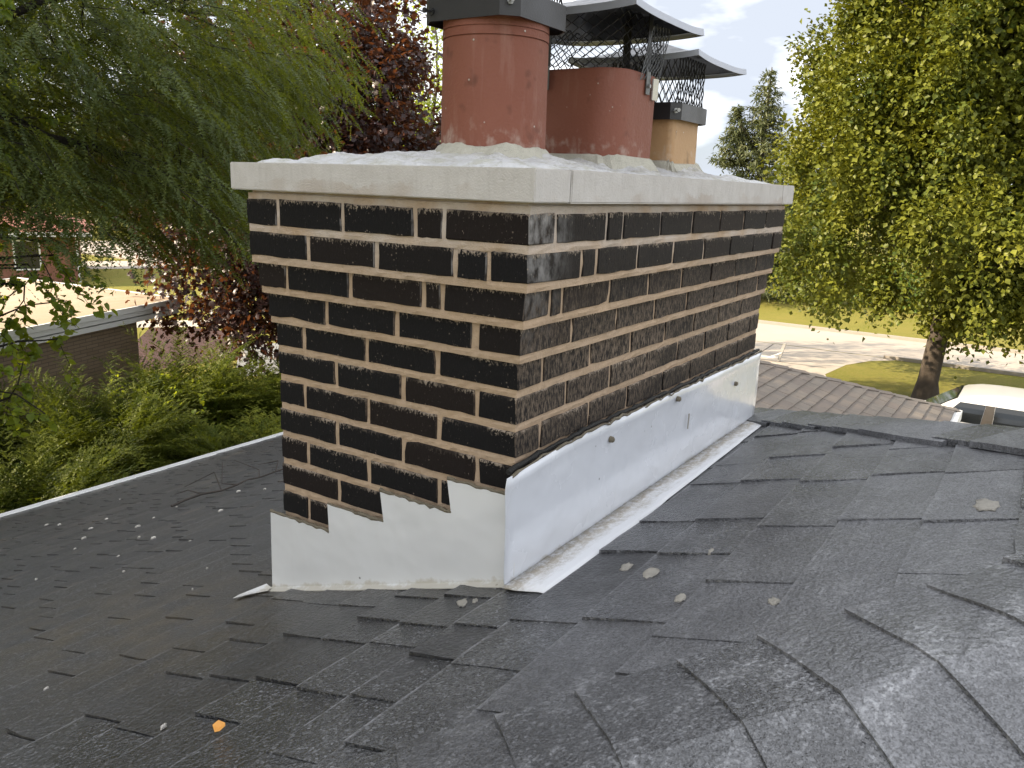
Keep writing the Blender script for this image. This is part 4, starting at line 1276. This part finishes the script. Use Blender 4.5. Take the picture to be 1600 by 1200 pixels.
# crimson maple behind the chimney, branched to the ground
cp = lambda h: (min(1.0, .72+.6*h))*max(.02, 1-h**3.2)**.6
clump_tree('purple_maple_tree', (12.2, 14.2, GZ), (12.5, 13.9, 0.5), (4.3, 4.3, 5.3), 600, 100, .125, (MAT['crimson'], MAT['bark_dark']), 'dark purple leaved maple behind the left side of the chimney', 'tree', .17, csize=.55, prof=cp, shape='lobed', fork=.18, shell=.35, upright=.1, limbs=22, core=7000)
# pale tree showing past its shoulder
clump_tree('green_tree', (19.5, 16.2, GZ), (19.6, 16.0, 3.6), (2.4, 2.4, 2.9), 60, 60, .13, (MAT['linden'], MAT['bark']), 'pale green tree top peeking past the purple maple beside the flue', 'tree', .14, csize=.5, fork=.5, limbs=8)
# linden at the left edge with hanging twigs
def linden():
    base = (1.55, 9.0, GZ)
    root = empty('linden_tree', base, 'yellow green broad leaved tree with hanging twigs at the left edge', 'tree')
    g = G(); P = []; D = []
    b = Vector(base); fk = Vector((1.6, 8.9, -2.2))
    g.tube([b, b+Vector((0, 0, .4)), fk, Vector((1.7, 8.8, .5)), Vector((1.8, 8.7, 2.2))], [.2, .14, .11, .07, .02], 8)
    for k in range(100):
        st = Vector((1.65, 8.85, rng.uniform(-2.0, 1.4)))
        a = rng.uniform(-2.3, .75); r_ = rng.uniform(1.0, 2.15)
        e = Vector((1.65+math.cos(a)*r_, 8.85+math.sin(a)*r_*.98, st.z + rng.uniform(-.35, .75)))
        pts = limb(g, st, e, .022, .006, .12, 6, 4)
        for j in range(3):
            s0 = pts[int(rng.integers(3, 7))]; e2 = s0 + Vector((rng.normal(0, .22), rng.normal(-.05, .22), rng.uniform(-.65, .1)))
            pp = limb(g, s0, e2, .005, .002, .12, 6, 3)
            for q in pp[1:]:
                for _ in range(4): P.append(tuple(q)); D.append((rng.normal(0, .6), rng.normal(0, .6), rng.uniform(-1.0, .1)))
    for k in range(9):   # long hanging twigs
        s0 = Vector((2.3+rng.uniform(-.4, .75), 7.35+rng.uniform(-.25, .35), -.35+rng.uniform(-.25, .1))); e2 = s0 + Vector((rng.uniform(.1, .5), rng.uniform(-.35, 0), rng.uniform(-.75, -.35)))
        pp = limb(g, s0, e2, .006, .002, .08, 9, 4); limb(g, s0, (1.7, 8.8, -.2), .009, .012, .06, 6, 4)
        for q in pp[1:]:
            for _ in range(3): P.append(tuple(q)); D.append((rng.normal(0, .6), rng.normal(0, .6), rng.uniform(-.9, .2)))
    P = np.array(P); D = unit(np.array(D)); n = len(P); P = P + rng.normal(0, .025, (n, 3))
    Nn = unit(rng.normal(0, .6, (n, 3)) + np.array([0, 0, .7])); L = rng.uniform(.05, .095, n)
    V, F = lobed_leaf(P, D, Nn, L)
    make('crown', V, F, MAT['linden'], root); g.make('trunk', MAT['bark_dark'], root, smooth=True)
def lobed_leaf(P, D, Nn, L):
    n = len(P); S_ = unit(np.cross(D, Nn)); Nn = unit(np.cross(S_, D)); L = L[:, None]
    pts = [(0, 0, 0), (-.03, .3, .05), (.35, .42, .08), (.72, .25, .04), (1.05, 0, -.08), (.72, -.25, .04), (.35, -.42, .08), (-.03, -.3, .05), (.5, 0, -.02)]
    V = np.stack([P + D*L*a + S_*L*b + Nn*L*c for a, b, c in pts], 1)
    tri = np.array([[8, i, (i+1) % 8] for i in range(8)])
    return V.reshape(-1, 3), (np.arange(n)[:, None, None]*9 + tri[None]).reshape(-1, 3)
linden()

# honey locust overhanging from the left: arching limbs with drooping ferny sprays
def locust(ntwig=7900, nf=10):
    base = Vector((0.6, 11.4, GZ)); root = empty('honey_locust_tree', base, 'large feathery honey locust hanging over the upper left', 'tree')
    ctr = np.array([1.9, 9.7, 1.75]); semi = np.array([6.3, 4.9, 3.3])
    g = G(); fk = Vector((.8, 11.3, -.4))
    g.tube([base, base+Vector((0, 0, .5)), Vector((.7, 11.35, -2.5)), fk], [.42, .3, .26, .24], 10)
    main = []
    for k in range(15):
        a = -1.25 + k*.42 + rng.uniform(-.1, .1); el = rng.uniform(.05, .75)
        e = Vector(ctr) + Vector((math.cos(a)*semi[0]*.72*math.cos(el), math.sin(a)*semi[1]*.72*math.cos(el), (math.sin(el)-.35)*semi[2]*.9))
        main.append(limb(g, fk + Vector((0, 0, rng.uniform(-.3, 1.6))), e, .10, .022, .10, 10, 6))
    # the bare limb seen at the left
    main.append(limb(g, (1.2, 10.6, 1.6), (4.15, 8.2, .62), .075, .05, .02, 8, 6)); main.append(limb(g, main[-1][-1], (5.2, 7.3, -.45), .045, .012, .05, 7, 5)); main.append(limb(g, main[-2][-1], (5.1, 7.9, .35), .035, .010, .05, 7, 5))
    M_ = np.array([tuple(p) for l in main for p in l[3:]])
    TP = []; TD = []
    BC = ctr + rand_unit(170)*(rng.random((170, 1))**.4)*semi
    while len(TP) < ntwig:
        p = BC[rng.integers(170)] + rng.normal(0, 1, 3)*np.array([.62, .62, .40]); d = unit((p-ctr)/semi)
        if p[2] < .02 + .3*math.sin(p[0]*1.7+p[1]) - .35*(p[0] > 4.2) or p[0] < -3.5: continue
        if math.hypot(p[0]+1.25, p[1]+.8) < 8.3: continue
        # ragged lower and right-hand outline
        if p[1] - .75*p[0] < 2.75 + .5*math.sin(p[2]*2.1): continue
        TP.append(p); TD.append(d)
    TP = np.array(TP); TD = np.array(TD)
    P = []; D = []; Nn = []
    for p, d in zip(TP, TD):
        L = rng.uniform(.35, .8)
        h = unit(np.array([d[0]*.6+.22, d[1]*.6-.18, 0.05])+rng.normal(0, .55, 3)*[1, 1, .4])
        t = np.linspace(0, 1, nf)
        path = p + h*L*t[:, None] + np.array([0, 0, -1.0])*(L*.5*t[:, None]**1.6)
        tang = unit(np.gradient(path, axis=0))
        if rng.random() < .5:
            g.tube([tuple(q) for q in path[::5]], [.005, .004, .002][:len(path[::5])], 3, False)
        side = unit(np.cross(tang, [0, 0, 1.0])) * np.where(np.arange(nf) % 2 == 0, 1, -1)[:, None]
        P.append(path); D.append(unit(tang*.8 + side*.55 + np.array([0, 0, -.35]) + rng.normal(0, .18, (nf, 3)))); Nn.append(unit(np.array([0, 0, 1.0]) + rng.normal(0, .45, (nf, 3))))
    for k in rng.choice(len(TP), 260, replace=False):   # twigs tie back to the limbs
        q = M_[np.argmin(np.linalg.norm(M_ - TP[k], axis=1))]
        limb(g, q, TP[k], .014, .004, .06, 5, 3)
    P = np.concatenate(P); D = np.concatenate(D); Nn = np.concatenate(Nn)
    V, F = fronds(P, D, Nn, rng.uniform(.15, .29, len(P)), 8, .10, .15, .2)
    make('crown', V, F, MAT['locust'], root)
    g.make('trunk', MAT['bark_dark'], root, smooth=True)
locust()

# neighbour of the locust just outside the frame: its crown is what keeps the chimney and roof in shade
clump_tree('shade_tree', (-7.4, 9.6, GZ), (-6.6, 8.8, 5.6), (5.2, 5.2, 5.0), 620, 60, .26, (MAT['maple'], MAT['bark']), 'large leafy tree beside the left eave shading the roof', 'tree', .3, csize=.75, fork=.3, shell=.25, upright=.1, limbs=14)

# spruce beyond the street, with a second leader
def spruce(base, h, label):
    root = empty('spruce_tree', base, label, 'tree'); b = np.array(base)
    g = G(); g.tube([base, (base[0], base[1], base[2]+h*.5), (base[0]+.1, base[1]-.05, base[2]+h)], [.3, .17, .02], 8)
    g.tube([(base[0], base[1], base[2]+h*.62), (base[0]-.5, base[1]+1.0, base[2]+h*.75), (base[0]-.6, base[1]+1.25, base[2]+h*.82)], [.09, .06, .012], 6)
    P = []; D = []; Nn = []
    def whorl(ax, ay, z0, z1, rmax, step):
        z = z0
        while z < z1:
            f = (z1-z)/(z1-z0); r_ = .12 + rmax*f**.85
            k = int(rng.integers(4, 7)); a0 = rng.random()*6.28
            for i in range(k):
                a = a0 + i*6.283/k + rng.normal(0, .2); L = r_*rng.uniform(.65, 1.12)
                n = max(4, int(L*13)); t = np.linspace(.15, 1, n)
                path = np.stack([ax+math.cos(a)*L*t, ay+math.sin(a)*L*t, z + .12*L*t - .42*L*t**1.5 + .22*L*t**4], 1)
                if L > .8: g.tube([tuple(path[0]), tuple(path[n//2]), tuple(path[-1])], [.03, .018, .006], 4, False)
                for q, tt in zip(path, t):
                    for _ in range(5):
                        s = rng.normal(0, 1, 3)
                        P.append(q + s*[.10, .10, .07]*(.6+.5*L)); D.append(unit(np.array([math.cos(a), math.sin(a), -.35])*.7 + rng.normal(0, .6, 3))); Nn.append(unit(np.array([0, 0, 1.0])+rng.normal(0, .4, 3)))
            z += step*rng.uniform(.75, 1.25)
    whorl(base[0], base[1], base[2]+1.0, base[2]+h, 3.7, .30)
    whorl(base[0]-.6, base[1]+1.25, base[2]+h*.60, base[2]+h*.83, .9, .22)
    P = np.array(P); V, F = leaf_cloud(P, np.array(D), np.array(Nn), rng.uniform(.16, .34, len(P)), .075)
    make('crown', V, F, MAT['spruce'], root); g.make('trunk', MAT['bark'], root, smooth=True)
spruce((41.9, 12.5, GZ), 11.6, 'tall spruce beyond the street behind the buff flue')

# yew shrubs below the eave
def yew(base, R_, h, label, seed_dir=(0.12, -.1)):
    root = empty('yew_shrub', base, label, 'shrub', 'yew shrubs between the houses'); b = np.array(base)
    P = []; D = []; Nn = []; LL = []; g = G()
    for k in range(int(125*R_)):
        a = rng.random()*6.283; el = rng.random()**.7
        out = np.array([math.cos(a), math.sin(a), 0])
        tip = b + out*R_*(1-.55*el)*rng.uniform(.6, 1.1) + np.array([0, 0, h*(.25+.75*el)*rng.uniform(.7, 1.08)])
        st = b + out*.15*R_ + np.array([0, 0, .1])
        n = 20; t = np.linspace(.36, 1, n)[:, None]
        path = st + (tip-st)*t + np.array([0, 0, 1.0])*.25*h*np.sin(np.pi*t)*.6 + (out+np.array([*seed_dir, 0]))*.28*R_*t**3
        tang = unit(np.gradient(path, axis=0))
        if k % 5 == 0: g.tube([tuple(st)] + [tuple(q) for q in path[:7:3]], [.016, .011, .007, .003], 4, False)
        side = unit(np.cross(tang, [0, 0, 1.0]))
        for s in (-1, 1):
            LL.append((.36-.25*np.linspace(0, 1, n))*rng.uniform(.7, 1.1, n)); P.append(path + rng.normal(0, .022, (n, 3))); D.append(unit(tang*.75 + side*s*.85 + np.array([0, 0, .05]) + rng.normal(0, .14, (n, 3)))); Nn.append(unit(np.array([0, 0, 1.0]) + rng.normal(0, .25, (n, 3))))
    P = np.concatenate(P); D = np.concatenate(D); Nn = np.concatenate(Nn)
    V, F = fronds(P, D, Nn, np.concatenate(LL), 6, .13, .17, .10)
    make('foliage', V, F, MAT['yew'], root); g.make('stem', MAT['bark_dark'], root)
for bx, by, R_, h, lb in ((3.4, 9.4, 1.7, 2.2, 'dark yew shrub at the left edge, nearest the gutter'), (5.3, 10.9, 1.7, 2.5, 'feathery yew shrub in front of the tan brick wall'),
                          (6.9, 9.6, 1.6, 1.7, 'low bright green yew shrub just beyond the gutter'), (7.7, 12.2, 1.7, 2.5, 'yew shrub by the corner of the tan brick wall'),
                          (9.2, 11.6, 1.6, 2.0, 'yew shrub nearest the purple maple, with arching branches'), (3.9, 12.1, 1.5, 2.4, 'yew shrub against the left part of the tan brick wall'),
                          (5.3, 8.7, 1.2, 1.1, 'small yew shrub half hidden below the gutter')):
    yew((bx, by, GZ), R_, h, lb)
# weedy bright saplings poking out of the yews
for k, (x, y, z) in enumerate(((6.75, 11.4, -3.05), (7.9, 11.5, -3.35))):
    root = empty('sapling', (x, y, GZ), ('yellow green sapling rising from the middle yews', 'small yellow green sapling near the right hand yews')[k], 'sapling')
    g = G(); P = []; D = []
    for j in range(7):
        pp = limb(g, (x, y, GZ), (x+rng.normal(0, .28), y+rng.normal(0, .28), z+rng.uniform(-.45, .2)), .012, .003, .06, 8, 4)
        for q in pp[4:]:
            for _ in range(7): P.append(tuple(q)); D.append(tuple(rng.normal(0, .6, 3)+[0, 0, -.2]))
    P = np.array(P)+rng.normal(0, .05, (len(P), 3)); V, F = lobed_leaf(P, unit(np.array(D)), unit(rng.normal(0, .5, (len(P), 3))+[0, 0, 1]), rng.uniform(.06, .12, len(P)))
    make('foliage', V, F, MAT['linden'], root); g.make('stem', MAT['bark_dark'], root)

# shrubs across the street, far trees along the horizon
for x, y, lb in ((43.0, 13.2, 'round green bush across the street left of the maple trunk'), (43.6, 9.3, 'green bush across the street under the maple crown'), (44.0, 5.0, 'bush across the street hidden behind the maple')):
    clump_tree('bush', (x, y, GZ), (x, y, GZ+1.2), (2.3, 2.3, 1.25), 40, 60, .22, (MAT['shrub'], MAT['bark']), lb, 'bush', .06, 'bushes across the street', csize=.55, fork=.2, limbs=4)
far_pts = [(30, 78, 7), (44, 74, 8), (52, 66, 7), (22, 92, 9), (60, 92, 10), (66, 78, 9), (36, 100, 10), (74, 66, 9), (80, 50, 9), (48, 104, 11), (12, 88, 9)]
proto = None
for x, y, r in far_pts:
    if proto is None:
        proto = clump_tree('far_tree', (x, y, GZ), (x, y, GZ+6.2), (4.6, 4.6, 5.6), 150, 40, .55, (MAT['far_leaf'], MAT['bark']), 'dark green tree in the far row behind the red roofed house', 'tree', .3, 'far trees along the horizon', csize=.9, fork=.25, limbs=8)
        kids = [(c.data, c.location.copy(), c.name.split('.')[0]) for c in proto.children]
    else:
        e = empty('far_tree', (x, y, GZ), 'dark green tree in the far row behind the red roofed house', 'tree', 'far trees along the horizon')
        e.rotation_euler.z = rng.random()*6.28; e.scale = (r/8,)*3
        for d, l, nm in kids:
            o = bpy.data.objects.new(nm, d); link(o, e); o.location = l
for x, y in ((96, 6), (98, -8), (92, 22), (97, 38), (90, 30)):
    e = empty('far_tree', (x, y, GZ), 'tree in the far row behind the maple and spruce', 'tree', 'far trees behind the maple')
    e.rotation_euler.z = rng.random()*6.28; e.scale = (.62,)*3
    for d, l, nm in kids:
        o = bpy.data.objects.new(nm, d); link(o, e); o.location = l

# ================================================================== CAR
def car():
    X0, YF = 16.55, 2.55          # near side, front bumper (front towards +Y)
    root = empty('parked_car', (17.5, 0.1, GZ), 'white car parked on the driveway below the maple', 'car')
    paint = N('white_car_paint'); paint.col((0.62, 0.62, 0.61)); paint.rough(.28); paint.b.inputs['Coat Weight'].default_value = .6
    glass = N('car_window_glass'); glass.col((0.012, 0.014, 0.016)); glass.rough(.06); glass.spec(.7)
    trim = simple('dark_trim', (0.015, 0.015, 0.016), .5); pil = simple('grey_brown_pillar', (0.05, 0.043, 0.036), .35, 0, .2, 8)
    W_ = 1.86; XC = X0 + W_/2
    # lower body: rounded section lofted along the length
    st = [(2.55, .55, .80, .72), (2.45, .42, .93, .83), (2.0, .34, 1.03, .90), (1.3, .30, 1.10, .925), (.9, .30, 1.14, .93), (-1.6, .30, 1.16, .93), (-2.15, .36, 1.14, .91), (-2.3, .48, 1.02, .85)]
    V = []; F = []; prof_n = 14
    for (y, zb, zt, hw) in st:
        sec = [(-hw*.96, zb), (-hw, zb+.10), (-hw, (zb+zt)/2), (-hw*.985, zt-.10), (-hw*.95, zt-.03), (-hw*.88, zt), (0, zt+.02)]
        sec = sec + [(-a, b) for a, b in reversed(sec[:-1])] + [(0, zb-.02)]
        for a, b in sec: V.append((XC+a, y, GZ+b))
    n = len(sec)
    for i in range(len(st)-1):
        for k in range(n): F.append((i*n+k, i*n+(k+1) % n, (i+1)*n+(k+1) % n, (i+1)*n+k))
    F.append(tuple(range(n))); F.append(tuple(reversed(range((len(st)-1)*n, len(st)*n))))
    make('body', V, F, paint.m, root, smooth=False)
    # cabin shell
    rings = []
    ZB, ZM, ZT_ = 1.13, 1.60, 1.72
    spec = [(1.13, 1.05, -2.2, .92), (1.30, .80, -2.12, .89), (1.50, .52, -2.03, .84), (1.62, .32, -1.95, .80), (1.68, .10, -1.85, .74), (1.715, -.15, -1.65, .62), (1.73, -.4, -1.4, .40)]
    V = []; F = []
    for (z, yf, yr, hw) in spec:
        r_ = min(.16, hw*.3); pts = []
        for k, (sx, yy, sy) in enumerate(((1, yf, 1), (-1, yf, 1), (-1, yr, -1), (1, yr, -1))):
            for i in range(4):
                a = k*math.pi/2 + i/3*math.pi/2
                pts.append((XC+sx*(hw-r_)+math.cos(a)*r_, yy-sy*r_+math.sin(a)*r_, GZ+z))
        rings.append(pts); V += pts
    n = 16
    for l in range(len(spec)-1):
        for k in range(n): F.append((l*n+k, l*n+(k+1) % n, (l+1)*n+(k+1) % n, (l+1)*n+k))
    F.append(tuple(range((len(spec)-1)*n, len(spec)*n)))
    make('cabin', V, F, paint.m, root, smooth=True)
    def hw(z):
        zs = [s[0] for s in spec]; hs = [s[3] for s in spec]; return float(np.interp(z, zs, hs))
    for sx in (-1, 1):
        def panel(name, yb0, yb1, yt0, yt1, mat, z0=1.18, z1=1.555, out=.006, par=root):
            V = []; F = []; m = 4
            for k in range(m+1):
                z = z0+(z1-z0)*k/m; t = k/m
                for y in (yb0+(yt0-yb0)*t, yb1+(yt1-yb1)*t):
                    V += [(XC+sx*(hw(z)+out), y, GZ+z), (XC+sx*(hw(z)-.02), y, GZ+z)]
            for k in range(m):
                q = k*4; F += [(q, q+4, q+6, q+2), (q, q+1, q+5, q+4), (q+2, q+6, q+7, q+3)]
            F += [(0, 2, 3, 1), (4*m, 4*m+1, 4*m+3, 4*m+2)]
            return make(name, V, F, mat, par)
        panel('window', .62, -.10, .30, -.14, glass.m)
        panel('pillar', -.105, -.30, -.145, -.30, pil, out=.004)
        panel('window', -.305, -1.15, -.305, -1.13, glass.m)
        panel('window', -1.22, -1.92, -1.20, -1.78, glass.m)
        g = G(); g.box((XC+sx*.93-.01, .70, GZ+1.13), (XC+sx*.93+.01, -1.95, GZ+1.15)) if False else g.tube([(XC+sx*.935, .72, GZ+1.145), (XC+sx*.935, -1.98, GZ+1.15)], .008, 5); g.make('trim_strip', trim, root)
        g = G(); g.tube([(XC+sx*.95, .62, GZ+1.19), (XC+sx*1.10, .66, GZ+1.22)], [.05, .09], 8); g.make('mirror', trim, root)
        for yy in (1.62, -1.45):
            g = G(); cx = XC+sx*.82; g.tube([(cx-.11, yy, GZ+.34), (cx+.11, yy, GZ+.34)], .34, 20); w_ = g.make('wheel', trim, root)
            g = G(); g.tube([(cx+sx*.112, yy, GZ+.34), (cx+sx*.118, yy, GZ+.34)], [.21, .19], 16); g.make('rim', MAT['steel'], w_)
            
        for yy, nm, mt in ((2.5, 'headlight', simple('lamp_glass', (.6, .6, .6), .15)), (-2.28, 'tail_light', simple('red_lamp', (.3, .02, .02), .2))):
            g = G(); g.box((XC+sx*.62-.16, yy-.05, GZ+.78), (XC+sx*.62+.16, yy+.03, GZ+.90)); bevel(g.make(nm, mt, root), .02)
    for (z0, y0, z1, y1, s) in ((1.17, 1.02, 1.60, .39, 1), (1.25, -2.165, 1.56, -2.01, -1)):
        V = []; h0, h1 = .74, .66
        for z, y, h in ((z0, y0, h0), (z1, y1, h1)):
            for x in (-h, h): V += [(XC+x, y+s*.012, GZ+z), (XC+x, y-s*.02, GZ+z)]
        F = [(0, 2, 6, 4), (0, 4, 5, 1), (2, 3, 7, 6), (0, 1, 3, 2), (4, 6, 7, 5)]
        make('windshield' if s > 0 else 'rear_window', V, F, glass.m, root)
car()

# winch post and rail standing on the driveway
pr = empty('trailer_post', (26.0, 6.45, GZ), 'small pale metal post with a low rail on the driveway', 'post')
g = G(); g.hexa([(25.97, 6.30, GZ), (26.05, 6.30, GZ), (26.05, 6.38, GZ), (25.97, 6.38, GZ), (26.05, 6.16, GZ+.62), (26.13, 6.16, GZ+.62), (26.13, 6.26, GZ+.62), (26.05, 6.26, GZ+.62)]); g.make('post', simple('pale_grey_metal', (.38, .37, .35), .6, 0, .15, 6), pr)
g = G(); g.tube([(26.0, 6.36, GZ+.12), (25.9, 6.9, GZ+.10), (25.7, 7.9, GZ+.12)], .045, 6); g.tube([(25.7, 7.9, GZ+.15), (25.7, 7.9, GZ)], .06, 6); g.make('rail', MAT['white_paint'], pr)
g = G(); g.tube([(26.02, 6.25, GZ+.3), (25.97, 6.62, GZ+.11)], .03, 6); g.make('brace', MAT['white_paint'], pr)

# ================================================================== SMALL THINGS ON THE ROOF
NR = Vector((0, SL, 1)).normalized()
def lump(x, y, r, h, seed, flat=1.0, squash=1.0, rot=0.0, zoff=.010):
    r_ = random.Random(seed); n = 17; V = []; F = []
    for l, (f, hh) in enumerate(((1.05, -.004), (1.0, h*.35), (.72, h*.85), (.3, h))):
        for k in range(n):
            a = 2*math.pi*k/n; rr = r*f*r_.uniform(.72, 1.25)
            dx, dy = math.cos(a)*rr, math.sin(a)*rr*squash
            dx, dy = dx*math.cos(rot)-dy*math.sin(rot), dx*math.sin(rot)+dy*math.cos(rot)
            V.append((x+dx, y+dy, zmain(x+dx, y+dy) + (hsh(x+dx, y+dy) + .0008 if zoff is None else zoff) + hh*r_.uniform(.8, 1.15)))
    for l in range(3):
        for k in range(n): F.append((l*n+k, l*n+(k+1) % n, (l+1)*n+(k+1) % n, (l+1)*n+k))
    F.append(tuple(range(3*n, 4*n)))
    return V, F
chips = [(1.75, 4.37), (1.2, 2.89), (.58, 2.13), (.99, 2.77), (.83, 2.65), (1.39, 2.41), (1.42, 2.66), (.97, 2.21), (.49, 1.75), (.17, 1.66), (.52, 2.64), (1.15, 4.17), (1.11, 3.94), (.16, 1.19), (.13, 2.18), (-.01, 1.02), (.9, 3.2), (.7, 2.9), (1.1, 3.4), (.62, 2.3), (.35, 2.0)]
rc = random.Random(21)
for k, (x, y) in enumerate(chips):
    rr = rc.choice([.004, .005, .006, .009]) * (1.25 if y > 2 else .75)
    V, F = lump(x, y, rr, rr*.6, 100+k, squash=rc.uniform(.5, .9), rot=rc.random()*3)
    tag(make('mortar_chip', V, F, MAT['chip'], smooth=False), 'small white mortar chip lying on the shingles left of the chimney', 'chip', 'white mortar chips on the roof')
for k, (x, y, lb) in enumerate(((-.6, .25, 'white paint flake beside the yellow leaf'), (-.54, .74, 'pale flake on the shingles at the lower left'))):
    V, F = lump(x, y, .006, .003, 150+k, squash=.5, rot=.4); tag(make('flake', V, F, MAT['chip']), lb, 'flake')
for k, (x, y, r_, sq, rot, lb) in enumerate(((-.107, .038, .020, .55, .7, 'largest pale mortar splat below the white front flashing'), (-.095, .017, .011, .5, .6, 'small mortar splat just right of the largest one'),
        (.063, -.217, .020, .5, .2, 'oval mortar splat on the shingles nearest the side flange'), (.017, -.283, .026, .55, .3, 'wide tan mortar splat one course out from the flange'),
        (-.089, -.382, .017, .45, .2, 'faint pale mortar splat in front of the wide tan one'), (-.103, -.531, .014, .6, .4, 'small mortar splat near the hip cap edge'),
        (.127, -.354, .013, .3, .1, 'thin streak of mortar on a shingle right of the flange'), (.303, -.766, .036, .5, .1, 'broad pale mortar splat on the right hand shingles'))):
    V, F = lump(x, y, r_, .0016, 200+k, squash=sq, rot=rot, zoff=None)
    tag(make('mortar_splat', V, F, MAT['splat'], smooth=True), lb, 'mortar splat', 'dried mortar splats')
# fallen leaf
x, y = -.59, .126; z = zmain(x, y) + .013
V = [(x-.010, y-.004, z), (x-.004, y+.009, z+.003), (x+.006, y+.008, z+.006), (x+.011, y-.001, z+.002), (x+.005, y-.009, z+.004), (x-.005, y-.009, z+.001), (x, y, z-.001)]
o = make('fallen_leaf', V, [(6, i, (i+1) % 6) for i in range(6)], MAT['yellow_leaf']); o.modifiers.new('t', 'SOLIDIFY').thickness = .0006
tag(o, 'small orange yellow leaf lying on the shingles at the lower left', 'leaf')
# dead twig with side shoots
g = G(); rt = random.Random(4)
def onroof(x, y, h): return (x, y, zmain(x, y) + .016 + h)
main = [onroof(1.15+.09*k, 2.86 + .03*math.sin(k*1.3) - .012*k, .012+.006*(k % 3)) for k in range(10)]
g.tube(main, [.007 - .0004*k for k in range(10)], 5)
for k in (2, 3, 4, 6, 7):
    a = Vector(main[k]); g.tube([a, a+Vector((rt.uniform(-.08, .1), rt.uniform(.05, .2), rt.uniform(.02, .09)-.03)), a+Vector((rt.uniform(-.1, .2), rt.uniform(.15, .4), rt.uniform(.03, .11)-.09))], [.004, .003, .0015], 4)
tag(g.make('dead_twig', MAT['twig']), 'dead forked twig lying on the roof left of the chimney', 'twig')
